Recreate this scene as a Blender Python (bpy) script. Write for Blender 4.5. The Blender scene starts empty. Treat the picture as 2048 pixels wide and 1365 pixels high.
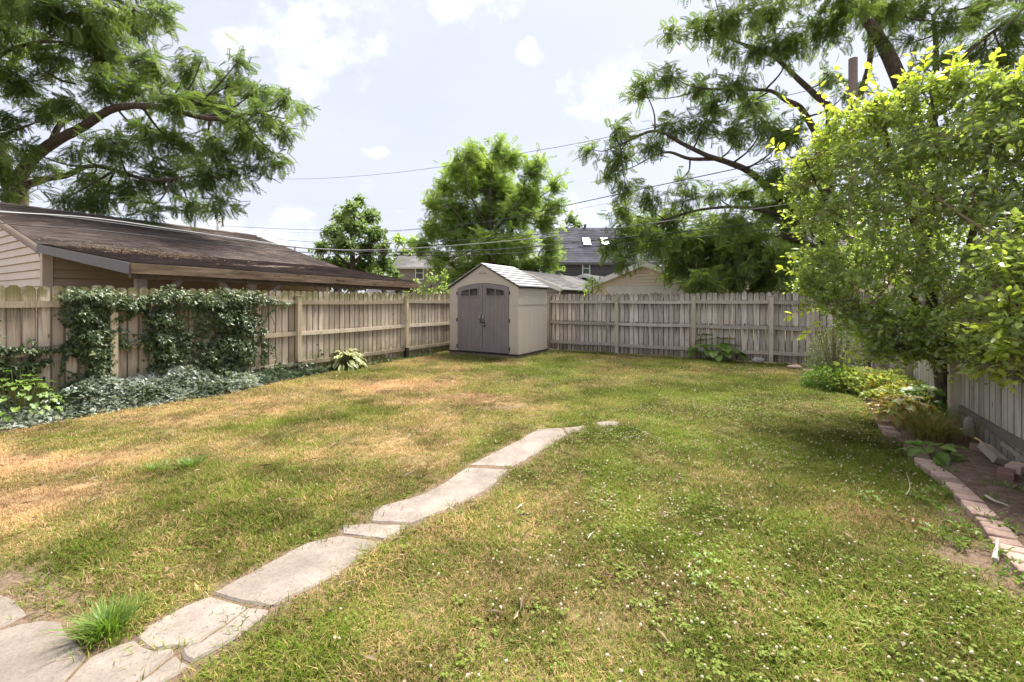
import bpy, math, random
import numpy as np
from mathutils import Vector, Matrix

# ------------------------------------------------------------------ camera, sky, sun, exposure
scene = bpy.context.scene
col = scene.collection
F, HZ, CX, CAMH = 880.0, 601.0, 1024.0, 1.6      # focal length and horizon row of the 2048 px photograph
cam_d = bpy.data.cameras.new('camera')
cam = bpy.data.objects.new('camera', cam_d)
col.objects.link(cam)
cam.location = (0, 0, CAMH)
cam.rotation_euler = (math.radians(90), 0, 0)
cam_d.sensor_width = 36.0
cam_d.lens = 36.0 * F / 2048.0
cam_d.shift_y = -(682.5 - HZ) / 2048.0
cam_d.clip_end = 2000
cam_d.clip_start = 0.05
scene.camera = cam

SUN_EL, SUN_AZ = math.radians(61), math.radians(42)   # azimuth measured from +Y towards +X
sd = Vector((math.sin(SUN_AZ) * math.cos(SUN_EL), math.cos(SUN_AZ) * math.cos(SUN_EL), math.sin(SUN_EL)))
sun_d = bpy.data.lights.new('sun', 'SUN')
sun_d.energy = 4.2
sun_d.angle = math.radians(22)
sun_d.color = (1.0, 0.95, 0.87)
sun = bpy.data.objects.new('sun', sun_d)
col.objects.link(sun)
sun.rotation_euler = sd.to_track_quat('Z', 'Y').to_euler()
sun.location = sd * 60

world = bpy.data.worlds.new('World')
scene.world = world
world.use_nodes = True
wt = world.node_tree
wt.nodes.clear()


class NT:
    """small helper round a node tree"""
    def __init__(s, t):
        s.t = t

    def n(s, kind, ins=None, **props):
        nd = s.t.nodes.new('ShaderNode' + kind)
        for k, v in props.items():
            setattr(nd, k, v)
        for k, v in (ins or {}).items():
            if hasattr(v, 'is_linked') or isinstance(v, bpy.types.NodeSocket):
                s.t.links.new(v, nd.inputs[k])
            else:
                nd.inputs[k].default_value = v
        return nd

    def math(s, op, a, b=0.0, c=None, clamp=False):
        ins = {0: a, 1: b}
        if c is not None:
            ins[2] = c
        return s.n('Math', ins, operation=op, use_clamp=clamp).outputs[0]

    def mix(s, f, a, b, mode='MIX'):
        nd = s.n('Mix', None, data_type='RGBA', blend_type=mode)
        for k, v in ((0, f), (6, a), (7, b)):
            if isinstance(v, bpy.types.NodeSocket):
                s.t.links.new(v, nd.inputs[k])
            else:
                nd.inputs[k].default_value = (v if k == 0 else (*v, 1.0) if len(v) == 3 else v)
        return nd.outputs[2]

    def ramp(s, f, stops):
        nd = s.n('ValToRGB', {0: f})
        cr = nd.color_ramp
        while len(cr.elements) < len(stops):
            cr.elements.new(0.5)
        for e, (p, c) in zip(cr.elements, stops):
            e.position = p
            e.color = (c, c, c, 1) if not hasattr(c, '__len__') else (*c, 1)
        return nd.outputs[0]

    def smooth(s, x, a, b, lo=0.0, hi=1.0):
        return s.n('MapRange', {0: x, 1: a, 2: b, 3: lo, 4: hi}, interpolation_type='SMOOTHSTEP').outputs[0]

    def noise(s, vec, scale, detail=4, rough=0.55, dist=0.0):
        return s.n('TexNoise', {'Vector': vec, 'Scale': scale, 'Detail': detail, 'Roughness': rough, 'Distortion': dist}).outputs[0]

    def scale(s, vec, xyz):
        return s.n('Mapping', {0: vec, 3: xyz}).outputs[0]


def world_nodes():
    w = NT(wt)
    sky = w.n('TexSky', None, sky_type='NISHITA', sun_disc=False, sun_elevation=SUN_EL, sun_rotation=SUN_AZ,
              altitude=200.0, air_density=1.0, dust_density=2.4, ozone_density=1.3)
    d = w.n('TexCoord').outputs['Generated']
    sep = w.n('SeparateXYZ', {0: d})
    # thin veil of high haze plus cumulus, both laid out on a flat deck overhead so they bunch up at the horizon
    zz = w.math('MAXIMUM', w.math('ADD', sep.outputs[2], 0.10), 0.03)
    deck = w.n('CombineXYZ', {0: w.math('DIVIDE', sep.outputs[0], zz), 1: w.math('DIVIDE', sep.outputs[1], zz), 2: 0.37}).outputs[0]
    big = w.noise(deck, 0.85, 3, 0.5)
    puffs = w.noise(deck, 2.1, 9, 0.58, 0.25)
    cover = w.math('ADD', w.math('MULTIPLY', big, 0.55), w.math('MULTIPLY', puffs, 0.75))
    # a few separate cumulus heaps, each a fixed direction of the sky
    heaps = None
    for (px, py, r, squash) in ((625, 95, 0.125, 1.5), (590, 150, 0.075, 1.9), (1215, 185, 0.10, 1.5), (1180, 218, 0.07, 1.9), (930, 5, 0.10, 2.6),
                                (585, 430, 0.055, 2.6), (545, 485, 0.10, 1.7), (1150, 430, 0.08, 2.2), (752, 306, 0.03, 2.4), (1055, 105, 0.035, 1.3),
                                (430, 455, 0.09, 2.0), (460, 90, 0.06, 1.8), (-420, 240, 0.16, 1.8), (2500, 330, 0.16, 1.8)):
        c = Vector(((px - CX) / F, 1.0, (HZ - py) / F)).normalized()
        off = w.n('VectorMath', {0: d, 1: c}, operation='SUBTRACT').outputs[0]
        off = w.scale(off, (1.0, 1.0, squash))
        wob = w.noise(d, 16.0, 7, 0.62)
        dist = w.n('VectorMath', {0: off}, operation='LENGTH').outputs['Value']
        e = w.math('SUBTRACT', 1.0, w.math('DIVIDE', dist, r))
        e = w.math('ADD', e, w.math('MULTIPLY', w.math('SUBTRACT', wob, 0.52), 3.6))
        e = w.smooth(e, -0.10, 1.70)
        e = w.math('MULTIPLY', e, w.smooth(dist, r * 1.8, r * 1.0))
        heaps = e if heaps is None else w.math('MAXIMUM', heaps, e)
    cloud = w.math('MAXIMUM', w.math('MULTIPLY', w.smooth(cover, 0.76, 1.0), 0.55), w.math('MULTIPLY', heaps, 0.95))
    skyc = w.mix(1.0, sky.outputs[0], (0.100, 0.098, 0.108), 'MULTIPLY')
    veil = w.mix(w.math('MULTIPLY_ADD', w.noise(w.scale(deck, (1, 1.6, 1)), 0.9, 6, 0.6), 0.30, 0.60), skyc, (0.70, 0.72, 0.82))
    shade = w.noise(w.scale(d, (1, 1, 2.0)), 13.0, 4)
    cloudc = w.mix(w.smooth(shade, 0.50, 0.72), (1.15, 1.15, 1.15), (0.84, 0.86, 0.92))
    final = w.mix(cloud, veil, cloudc)
    low = w.smooth(sep.outputs[2], -0.05, 0.0)
    final = w.mix(low, (0.20, 0.21, 0.17), final)
    bg = w.n('Background', {0: final, 1: SKY_STRENGTH})
    out = w.n('OutputWorld', {0: bg.outputs[0]})


SKY_STRENGTH = 0.51
world_nodes()
scene.view_settings.view_transform = 'Standard'
scene.view_settings.look = 'None'
scene.view_settings.gamma = 1.0
scene.view_settings.exposure = 1.5
scene.cycles.max_bounces = 5
scene.cycles.diffuse_bounces = 3
scene.cycles.glossy_bounces = 2
scene.cycles.transmission_bounces = 3
scene.cycles.use_adaptive_sampling = True
scene.cycles.adaptive_threshold = 0.03
scene.cycles.use_denoising = True

# ------------------------------------------------------------------ layout helpers
TH = math.radians(-30.46)                     # the yard is turned this much from the view
U = np.array([math.cos(TH), math.sin(TH), 0.0])     # along the back fence, to the right
V = np.array([-math.sin(TH), math.cos(TH), 0.0])    # along the side fences, away
UP = np.array([0.0, 0.0, 1.0])
rng = np.random.default_rng(11)
random.seed(5)


def G(px, py, z=0.0):
    """the ground point (height z) seen at a pixel"""
    y = F * (CAMH - z) / (py - HZ)
    return np.array([(px - CX) / F * y, y, z])


def P(px, py, y):
    """the point at distance y seen at a pixel"""
    return np.array([(px - CX) / F * y, y, CAMH + (HZ - py) / F * y])


def norm(a):
    a = np.asarray(a, float)
    return a / np.maximum(np.linalg.norm(a, axis=-1, keepdims=True), 1e-9)


def vnoise(x, y, seed=0, octaves=4, freq=1.0):
    x = np.asarray(x, float); y = np.asarray(y, float)
    out = np.zeros_like(x); amp, tot = 1.0, 0.0
    for o in range(octaves):
        r = np.random.default_rng(seed * 31 + o).random((64, 64))
        fx, fy = x * freq + 17.3 * o, y * freq + 9.1 * o
        i, j = np.floor(fx).astype(int), np.floor(fy).astype(int)
        a, b = fx - i, fy - j
        a, b = a * a * (3 - 2 * a), b * b * (3 - 2 * b)
        i0, i1, j0, j1 = i % 64, (i + 1) % 64, j % 64, (j + 1) % 64
        out += amp * ((r[i0, j0] * (1 - a) + r[i1, j0] * a) * (1 - b) + (r[i0, j1] * (1 - a) + r[i1, j1] * a) * b)
        tot += amp; amp *= 0.55; freq *= 2.05
    return out / tot


def mesh_np(name, verts, loops, sizes, attrs=None, smooth=False):
    me = bpy.data.meshes.new(name)
    verts = np.ascontiguousarray(verts, dtype=np.float32)
    loops = np.ascontiguousarray(loops, dtype=np.int32).ravel()
    sizes = np.ascontiguousarray(sizes, dtype=np.int32)
    me.vertices.add(len(verts)); me.vertices.foreach_set('co', verts.ravel())
    me.loops.add(len(loops)); me.loops.foreach_set('vertex_index', loops)
    me.polygons.add(len(sizes))
    starts = np.zeros(len(sizes), np.int32); starts[1:] = np.cumsum(sizes)[:-1]
    me.polygons.foreach_set('loop_start', starts)
    me.polygons.foreach_set('use_smooth', np.full(len(sizes), smooth))
    for k, a in (attrs or {}).items():
        a = np.ascontiguousarray(a, np.float32)
        at = me.attributes.new(k, 'FLOAT', 'POINT')
        at.data.foreach_set('value', a)
    me.update(calc_edges=True)
    return me


def link(name, me, material=None, parent=None, loc=None, rotz=None):
    o = bpy.data.objects.new(name, me)
    col.objects.link(o)
    if material is not None and me is not None:
        if not me.materials:
            me.materials.append(material)
    if parent is not None:
        o.parent = parent
    if loc is not None:
        o.location = loc
    if rotz is not None:
        o.rotation_euler = (0, 0, rotz)
    return o


def tag(o, label=None, cat=None, group=None, kind=None):
    if label: o['label'] = label
    if cat: o['category'] = cat
    if group: o['group'] = group
    if kind: o['kind'] = kind
    return o


def thing(name, label, cat, loc=(0, 0, 0), rotz=0.0, group=None):
    return tag(link(name, None, loc=loc, rotz=rotz), label, cat, group)


class MB:
    """collects faces for one mesh"""
    def __init__(s):
        s.v, s.f, s.a = [], [], []

    def add(s, verts, faces, rnd=0.0):
        b = len(s.v)
        s.v += [tuple(map(float, p)) for p in verts]
        s.a += [rnd] * len(verts)
        s.f += [tuple(b + i for i in f) for f in faces]
        return s

    def box(s, x0, x1, y0, y1, z0, z1, rnd=0.0):
        vs = [(x, y, z) for z in (z0, z1) for (x, y) in ((x0, y0), (x1, y0), (x1, y1), (x0, y1))]
        return s.add(vs, [(3, 2, 1, 0), (4, 5, 6, 7), (0, 1, 5, 4), (1, 2, 6, 5), (2, 3, 7, 6), (3, 0, 4, 7)], rnd)

    def bevel_box(s, x0, x1, y0, y1, z0, z1, b=0.006):
        xs, ys = (x0, x0 + b, x1 - b, x1), (y0, y0 + b, y1 - b, y1)
        ring = lambda i, z: [(x0 + i, y0 + i, z), (x1 - i, y0 + i, z), (x1 - i, y1 - i, z), (x0 + i, y1 - i, z)]
        vs = ring(b, z0) + ring(0, z0 + b) + ring(0, z1 - b) + ring(b, z1)
        fs = [(3, 2, 1, 0), (12, 13, 14, 15)]
        for r in range(3):
            for k in range(4):
                fs.append((r * 4 + k, r * 4 + (k + 1) % 4, r * 4 + 4 + (k + 1) % 4, r * 4 + 4 + k))
        return s.add(vs, fs)

    def prism(s, poly, off, rnd=0.0):
        """closed solid from a planar polygon (3-D points) pushed along a vector"""
        n = len(poly); off = np.asarray(off, float)
        vs = [np.asarray(p, float) for p in poly] + [np.asarray(p, float) + off for p in poly]
        fs = [tuple(range(n))[::-1], tuple(range(n, 2 * n))] + [(i, (i + 1) % n, n + (i + 1) % n, n + i) for i in range(n)]
        return s.add(vs, fs, rnd)

    def bar(s, a, b, w, h, up=(0, 0, 1)):
        a, b = np.asarray(a, float), np.asarray(b, float)
        d = norm(b - a); side = norm(np.cross(d, up)); upv = np.cross(side, d)
        sq = [(-w / 2, -h / 2), (w / 2, -h / 2), (w / 2, h / 2), (-w / 2, h / 2)]
        vs = [p + side * i + upv * j for p in (a, b) for i, j in sq]
        return s.add(vs, [(3, 2, 1, 0), (4, 5, 6, 7)] + [(k, (k + 1) % 4, 4 + (k + 1) % 4, 4 + k) for k in range(4)])

    def tube(s, pts, radii, sides=6, rnd=0.0, caps=True):
        pts = np.asarray(pts, float); n = len(pts)
        radii = np.full(n, radii) if np.isscalar(radii) else np.asarray(radii, float)
        tan = norm(np.gradient(pts, axis=0))
        ref = np.array([0, 0, 1.0]) if abs(tan[0][2]) < 0.9 else np.array([1.0, 0, 0])
        vs = []
        for i in range(n):
            a = norm(np.cross(tan[i], ref)); b = np.cross(tan[i], a); ref = norm(np.cross(a, tan[i])) if True else ref
            for k in range(sides):
                t = 2 * math.pi * k / sides
                vs.append(pts[i] + radii[i] * (math.cos(t) * a + math.sin(t) * b))
        fs = [(i * sides + k, i * sides + (k + 1) % sides, (i + 1) * sides + (k + 1) % sides, (i + 1) * sides + k)
              for i in range(n - 1) for k in range(sides)]
        if caps:
            fs += [tuple(range(sides))[::-1], tuple(range((n - 1) * sides, n * sides))]
        return s.add(vs, fs, rnd)

    def mesh(s, name, smooth=False):
        me = bpy.data.meshes.new(name)
        me.from_pydata(s.v, [], s.f)
        at = me.attributes.new('rnd', 'FLOAT', 'POINT')
        at.data.foreach_set('value', s.a)
        if smooth:
            me.polygons.foreach_set('use_smooth', [True] * len(me.polygons))
        me.update()
        return me

    def build(s, name, material, parent=None, loc=None, rotz=None, smooth=False):
        return link(name, s.mesh(name, smooth), material, parent, loc, rotz)


# ------------------------------------------------------------------ leaves: one template stamped many times
def leaf_arrays(tv, tf, pos, dirs, nrm, length, width):
    """tv: template verts (along, across, lift); returns verts, loops, sizes"""
    tv = np.asarray(tv, float); N = len(pos); k = len(tv)
    d = norm(dirs); side = norm(np.cross(nrm, d)); n2 = np.cross(d, side)
    L = np.broadcast_to(np.asarray(length, float), (N,))[:, None, None]
    W = np.broadcast_to(np.asarray(width, float), (N,))[:, None, None]
    v = pos[:, None, :] + tv[None, :, 0:1] * L * d[:, None, :] + tv[None, :, 1:2] * W * side[:, None, :] + tv[None, :, 2:3] * L * n2[:, None, :]
    sizes = np.tile([len(f) for f in tf], N)
    flat = np.concatenate([np.asarray(f) for f in tf])
    loops = (flat[None, :] + (np.arange(N) * k)[:, None]).ravel()
    return v.reshape(-1, 3), loops, sizes


OVAL = ([(0, 0, 0), (.30, .46, .07), (.72, .36, .05), (1, 0, -.06), (.72, -.36, .05), (.30, -.46, .07)], [(0, 3, 2, 1), (0, 5, 4, 3)])
IVY = ([(0.08, 0, 0), (-.05, .34, .05), (.22, .52, .02), (.45, .26, .06), (1, 0, -.10), (.45, -.26, .06), (.22, -.52, .02), (-.05, -.34, .05)],
       [(0, 3, 2, 1), (0, 4, 3), (0, 5, 4), (0, 7, 6, 5)])
KITE = ([(0, 0, 0), (.42, .5, .04), (1, 0, -.08), (.42, -.5, .04)], [(0, 1, 2), (0, 2, 3)])


def frond_template(pairs=8, droop=0.35, leaflet=0.29, wid=0.088):
    v, f = [], []
    def leaflet_at(a, ang, ln):
        z0 = -droop * a * a
        ca, sa = math.cos(ang), math.sin(ang)
        b = len(v)
        for (l, w, z) in ((0, 0, 0), (.45, 1, .0), (1, 0, -.20), (.45, -1, .0)):
            x = a + ca * l * ln - sa * w * wid * 0.5
            y = sa * l * ln + ca * w * wid * 0.5
            v.append((x, y, z0 + z * ln))
        f.append((b, b + 1, b + 2, b + 3))
    for i in range(pairs):
        a = 0.16 + 0.74 * i / (pairs - 1)
        ln = leaflet * (0.75 + 0.5 * math.sin(math.pi * (i + .6) / pairs))
        leaflet_at(a, 1.05, ln); leaflet_at(a, -1.05, ln)
    leaflet_at(0.9, 0.0, leaflet)
    return v, f


FROND = frond_template()
FROND_FAR = frond_template(5, 0.3, 0.36, 0.14)


def stamp(name, tmpl, pos, dirs, nrm, length, width, rnd, material, parent=None, kind=None, young_lit=None):
    v, l, s = leaf_arrays(tmpl[0], tmpl[1], np.asarray(pos), np.asarray(dirs), np.asarray(nrm), length, width)
    k = len(tmpl[0])
    at = {'rnd': np.repeat(rnd, k)}
    if young_lit is not None:
        at['young_lit'] = np.repeat(young_lit, k)
    o = link(name, mesh_np(name, v, l, s, at), material, parent)
    if kind: o['kind'] = kind
    return o


def rand_dirs(n, zmul=1.0):
    d = rng.normal(size=(n, 3)); d[:, 2] *= zmul
    return norm(d)

# ------------------------------------------------------------------ materials
def new_mat(name):
    m = bpy.data.materials.new(name); m.use_nodes = True
    t = m.node_tree; t.nodes.clear()
    return m, NT(t)


def finish(m, w, color, rough=0.8, bump=None, bump_strength=0.3, bump_dist=0.01, spec=0.3, metal=0.0, trans=0.0, trans_color=None):
    p = w.n('BsdfPrincipled', {'Roughness': rough, 'Specular IOR Level': spec, 'Metallic': metal})
    if isinstance(color, bpy.types.NodeSocket): w.t.links.new(color, p.inputs['Base Color'])
    else: p.inputs['Base Color'].default_value = (*color, 1)
    if bump is not None:
        b = w.n('Bump', {'Height': bump, 'Strength': bump_strength, 'Distance': bump_dist})
        w.t.links.new(b.outputs[0], p.inputs['Normal'])
    sh = p.outputs[0]
    if trans > 0:
        tr = w.n('BsdfTranslucent')
        c = trans_color if trans_color is not None else color
        if isinstance(c, bpy.types.NodeSocket): w.t.links.new(c, tr.inputs[0])
        else: tr.inputs[0].default_value = (*c, 1)
        sh = w.n('MixShader', {0: trans, 1: p.outputs[0], 2: tr.outputs[0]}).outputs[0]
    w.n('OutputMaterial', {0: sh})
    return m


def attr(w, name, kind='GEOMETRY'):
    return w.n('Attribute', None, attribute_name=name, attribute_type=kind).outputs['Fac']


def leaf_mat(name, dark, light, young_lit=None, rough=0.42, trans=0.38, tgain=1.5, spec=0.45, under=None):
    m, w = new_mat(name)
    c = w.mix(attr(w, 'rnd'), dark, light)
    if young_lit is not None:
        c = w.mix(attr(w, 'young_lit'), c, young_lit)
    tc = w.mix(1.0, c, (tgain, tgain * 1.02, tgain * 0.55), 'MULTIPLY')
    if under is not None:      # paler, matt underside of the leaf
        c = w.mix(w.math('MULTIPLY', w.n('NewGeometry').outputs['Backfacing'], 0.6), c, under)
    return finish(m, w, c, rough, spec=spec, trans=trans, trans_color=tc)


def plain(name, color, rough=0.6, var=0.12, nscale=6.0, spec=0.35, bumpy=0.15, metal=0.0):
    m, w = new_mat(name)
    o = w.n('TexCoord').outputs['Object']
    n = w.noise(o, nscale, 6, 0.6)
    r = w.n('ObjectInfo').outputs['Random']
    k = w.math('ADD', w.math('MULTIPLY', w.math('SUBTRACT', n, 0.5), var * 3), w.math('MULTIPLY_ADD', r, var, 1 - var / 2))
    c = w.mix(1.0, color, w.n('CombineColor', {0: k, 1: k, 2: k}).outputs[0], 'MULTIPLY')
    return finish(m, w, c, rough, bump=w.noise(o, nscale * 12, 4), bump_strength=bumpy, bump_dist=0.004, spec=spec, metal=metal)


def fence_mat(name, light, dark, green=0.0, stains=0.7, rails=(0.93, 1.56), edges=0.0):
    m, w = new_mat(name)
    tc = w.n('TexCoord').outputs['Object']
    info = w.n('ObjectInfo')
    r = info.outputs['Random']
    off = w.n('CombineXYZ', {0: w.math('MULTIPLY', r, 37.0), 1: w.math('MULTIPLY', r, 91.0), 2: w.math('MULTIPLY', r, 53.0)}).outputs[0]
    p = w.n('VectorMath', {0: tc, 1: off}, operation='ADD').outputs[0]
    grain = w.noise(w.scale(p, (60, 60, 2.2)), 1.0, 6, 0.65, 0.6)
    fine = w.noise(w.scale(p, (220, 220, 6)), 1.0, 3, 0.6)
    blotch = w.noise(w.scale(p, (7, 7, 2.2)), 1.0, 5, 0.6)
    kn = w.n('TexVoronoi', {'Vector': w.scale(p, (9, 0.5, 2.4)), 'Scale': 1.0}).outputs['Distance']
    knot = w.smooth(kn, 0.13, 0.05)
    c = w.ramp(w.math('ADD', w.math('MULTIPLY', grain, 0.75), w.math('MULTIPLY', blotch, 0.35)), [(0.34, dark), (0.56, light), (0.78, tuple(min(1, x * 1.22) for x in light))])
    tone = w.math('MULTIPLY_ADD', r, 0.55, 0.72)
    c = w.mix(1.0, c, w.n('CombineColor', {0: tone, 1: tone, 2: tone}).outputs[0], 'MULTIPLY')
    r2 = w.math('FRACT', w.math('MULTIPLY', r, 17.3))
    c = w.mix(w.math('MULTIPLY', w.smooth(r2, 0.6, 1.0), 0.35), c, (0.30, 0.22, 0.15))
    c = w.mix(w.math('MULTIPLY', knot, 0.75), c, (0.07, 0.05, 0.035))
    z = w.n('SeparateXYZ', {0: tc}).outputs[2]
    streak = w.noise(w.scale(p, (55, 55, 0.7)), 1.0, 4, 0.6)
    st = None
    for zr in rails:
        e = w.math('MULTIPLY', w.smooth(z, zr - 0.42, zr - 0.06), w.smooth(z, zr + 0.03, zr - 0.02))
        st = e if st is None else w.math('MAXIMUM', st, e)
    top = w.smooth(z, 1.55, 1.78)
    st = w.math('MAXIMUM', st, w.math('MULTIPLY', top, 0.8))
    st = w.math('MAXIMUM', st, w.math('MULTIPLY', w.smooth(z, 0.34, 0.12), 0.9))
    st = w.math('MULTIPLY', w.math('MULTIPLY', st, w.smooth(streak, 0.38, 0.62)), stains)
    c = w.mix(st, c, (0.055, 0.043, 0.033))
    if edges > 0:              # shade of the gaps between boards, painted along their edges
        ax = w.math('ABSOLUTE', w.n('SeparateXYZ', {0: tc}).outputs[0])
        c = w.mix(w.math('MULTIPLY', w.smooth(ax, 0.050, 0.067), edges), c, (0.06, 0.048, 0.036))
    if green > 0:
        g = w.math('MAXIMUM', w.smooth(z, 0.62, 0.05), w.math('MULTIPLY', w.smooth(z, 1.35, 1.75), 0.9))
        g = w.math('MULTIPLY', w.math('MULTIPLY', g, w.smooth(w.noise(p, 5.0, 5), 0.32, 0.56)), green)
        c = w.mix(g, c, (0.13, 0.13, 0.035))
    return finish(m, w, c, 0.9, bump=w.math('ADD', grain, w.math('MULTIPLY', fine, 0.5)), bump_strength=0.55, bump_dist=0.006, spec=0.15)


def siding_mat(name, color, dirt=0.35):
    m, w = new_mat(name)
    tc = w.n('TexCoord').outputs['Object']
    r = w.n('ObjectInfo').outputs['Random']
    d = w.noise(w.scale(tc, (1.2, 1.2, 0.5)), 1.6, 6, 0.6)
    c = w.mix(w.math('MULTIPLY', w.smooth(d, 0.45, 0.75), dirt), color, tuple(x * 0.62 for x in color))
    t = w.math('MULTIPLY_ADD', r, 0.10, 0.95)
    c = w.mix(1.0, c, w.n('CombineColor', {0: t, 1: t, 2: t}).outputs[0], 'MULTIPLY')
    return finish(m, w, c, 0.55, bump=w.noise(w.scale(tc, (4, 4, 60)), 3.0, 3), bump_strength=0.08, spec=0.3)


def shingle_mat(name, a, b, moss=0.0):
    m, w = new_mat(name)
    pos = w.n('TexCoord').outputs['Object']
    r = attr(w, 'rnd')
    big = w.noise(pos, 0.55, 5, 0.62)
    n = w.noise(pos, 45.0, 4, 0.7)
    c = w.mix(r, a, b)
    c = w.mix(w.math('MULTIPLY', w.smooth(big, 0.46, 0.68), 0.55), c, tuple(min(1, x * 2.0) for x in b))
    c = w.mix(w.math('MULTIPLY', w.smooth(n, 0.45, 0.75), 0.5), c, tuple(x * 0.5 for x in a))
    if moss:
        c = w.mix(w.math('MULTIPLY', w.smooth(w.noise(pos, 2.2, 6, 0.65), 0.56, 0.70), moss), c, (0.23, 0.155, 0.09))
    return finish(m, w, c, 0.95, bump=n, bump_strength=0.5, bump_dist=0.006, spec=0.12)


M = {}
M['fence_left'] = fence_mat('fence_wood_mossy', (0.54, 0.46, 0.375), (0.22, 0.17, 0.12), green=0.9, stains=0.6, edges=0.75)
M['fence_back'] = fence_mat('fence_wood_stained', (0.60, 0.53, 0.475), (0.20, 0.165, 0.14), green=0.25, stains=1.0, edges=0.85)
M['fence_right'] = fence_mat('fence_wood_silver', (0.54, 0.50, 0.47), (0.27, 0.235, 0.21), green=0.2, stains=0.35, edges=0.6)
M['post_wood'] = fence_mat('post_wood', (0.52, 0.45, 0.32), (0.27, 0.22, 0.14), green=0.35, stains=0.0)
M['post_wood_back'] = fence_mat('post_wood_back', (0.50, 0.44, 0.35), (0.25, 0.20, 0.15), green=0.2, stains=0.0)
M['rail_back'] = fence_mat('rail_wood_back', (0.52, 0.46, 0.41), (0.26, 0.215, 0.18), green=0.15, stains=0.0)
M['rail_left'] = fence_mat('rail_wood_left', (0.54, 0.465, 0.37), (0.26, 0.21, 0.15), green=0.5, stains=0.0)
M['timber'] = fence_mat('carport_timber', (0.30, 0.245, 0.20), (0.13, 0.10, 0.08), stains=0.0)
M['black'] = plain('black_plastic', (0.02, 0.02, 0.022), 0.45)
M['knot'] = plain('pale_cut_wood', (0.62, 0.50, 0.25), 0.7)
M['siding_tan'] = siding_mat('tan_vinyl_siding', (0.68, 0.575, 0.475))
M['siding_tan_shaded'] = siding_mat('shaded_tan_vinyl_siding', (0.40, 0.315, 0.24))  # darker copy of the tan siding: carport shade put into the colour
M['siding_grey'] = siding_mat('dark_grey_siding', (0.115, 0.105, 0.11))
M['siding_greige'] = siding_mat('greige_siding', (0.30, 0.27, 0.25))
M['trim_tan'] = siding_mat('tan_trim', (0.56, 0.46, 0.37))
M['white'] = plain('white_paint', (0.74, 0.74, 0.73), 0.5, 0.06)
M['old_white'] = plain('weathered_white_paint', (0.60, 0.59, 0.56), 0.7, 0.16, 3.0)
M['fascia_grey'] = plain('grey_fascia_paint', (0.155, 0.145, 0.15), 0.6, 0.15)
M['roof_brown'] = shingle_mat('brown_asphalt_shingles', (0.066, 0.051, 0.046), (0.110, 0.088, 0.080), moss=0.45)
M['roof_dark'] = shingle_mat('charcoal_shingles', (0.055, 0.055, 0.068), (0.075, 0.075, 0.09))
M['roof_grey'] = shingle_mat('grey_shingles', (0.125, 0.118, 0.118), (0.165, 0.157, 0.157))


def moss_board():
    m, w = new_mat('mossy_fascia_board')
    o = w.n('TexCoord').outputs['Object']
    c = w.ramp(w.noise(w.scale(o, (9, 0.9, 9)), 1.5, 6, 0.62), [(0.3, (0.07, 0.048, 0.033)), (0.55, (0.21, 0.15, 0.10)), (0.78, (0.36, 0.28, 0.19))])
    c = w.mix(w.smooth(w.noise(w.scale(o, (2, 1.1, 5)), 2.2, 6, 0.7), 0.57, 0.66), c, (0.032, 0.035, 0.014))
    return finish(m, w, c, 0.9, bump=w.noise(o, 20, 4), bump_strength=0.3, spec=0.15)


M['mossy'] = moss_board()


def shed_wall():
    m, w = new_mat('tan_resin_panel')
    o = w.n('TexCoord').outputs['Object']
    st = w.noise(w.scale(o, (70, 70, 3)), 1.0, 4, 0.6)
    d = w.noise(o, 1.4, 5, 0.6)
    c = w.mix(w.math('MULTIPLY', w.smooth(d, 0.42, 0.75), 0.28), (0.54, 0.475, 0.405), (0.46, 0.40, 0.34))
    c = w.mix(w.math('MULTIPLY', w.smooth(w.n('SeparateXYZ', {0: o}).outputs[2], 0.5, 0.05), 0.35), c, (0.40, 0.33, 0.25))
    return finish(m, w, c, 0.62, bump=st, bump_strength=0.25, bump_dist=0.003, spec=0.3)


def shed_door():
    m, w = new_mat('taupe_resin_door')
    o = w.n('TexCoord').outputs['Object']
    st = w.noise(w.scale(o, (80, 80, 2.5)), 1.0, 4, 0.6)
    c = w.mix(w.smooth(w.noise(w.scale(o, (3, 3, 1)), 2.0, 5), 0.35, 0.7), (0.225, 0.190, 0.195), (0.265, 0.225, 0.228))
    return finish(m, w, c, 0.55, bump=st, bump_strength=0.22, bump_dist=0.003, spec=0.3)


M['shed_wall'] = shed_wall()
M['shed_door'] = shed_door()
M['shed_roof'] = plain('pale_grey_resin_roof', (0.43, 0.425, 0.43), 0.5, 0.12, 4.0)
M['handle'] = plain('grey_metal_handle', (0.36, 0.35, 0.35), 0.35, 0.05, metal=0.7)


def glass_mat(name, tint):
    m, w = new_mat(name)
    return finish(m, w, tint, 0.08, spec=0.6)


M['pane'] = glass_mat('dim_window_pane', (0.045, 0.042, 0.040))
M['pane_sky'] = glass_mat('window_glass', (0.10, 0.11, 0.12))
M['skylight'] = glass_mat('bright_skylight_glass', (0.66, 0.69, 0.72))


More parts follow.
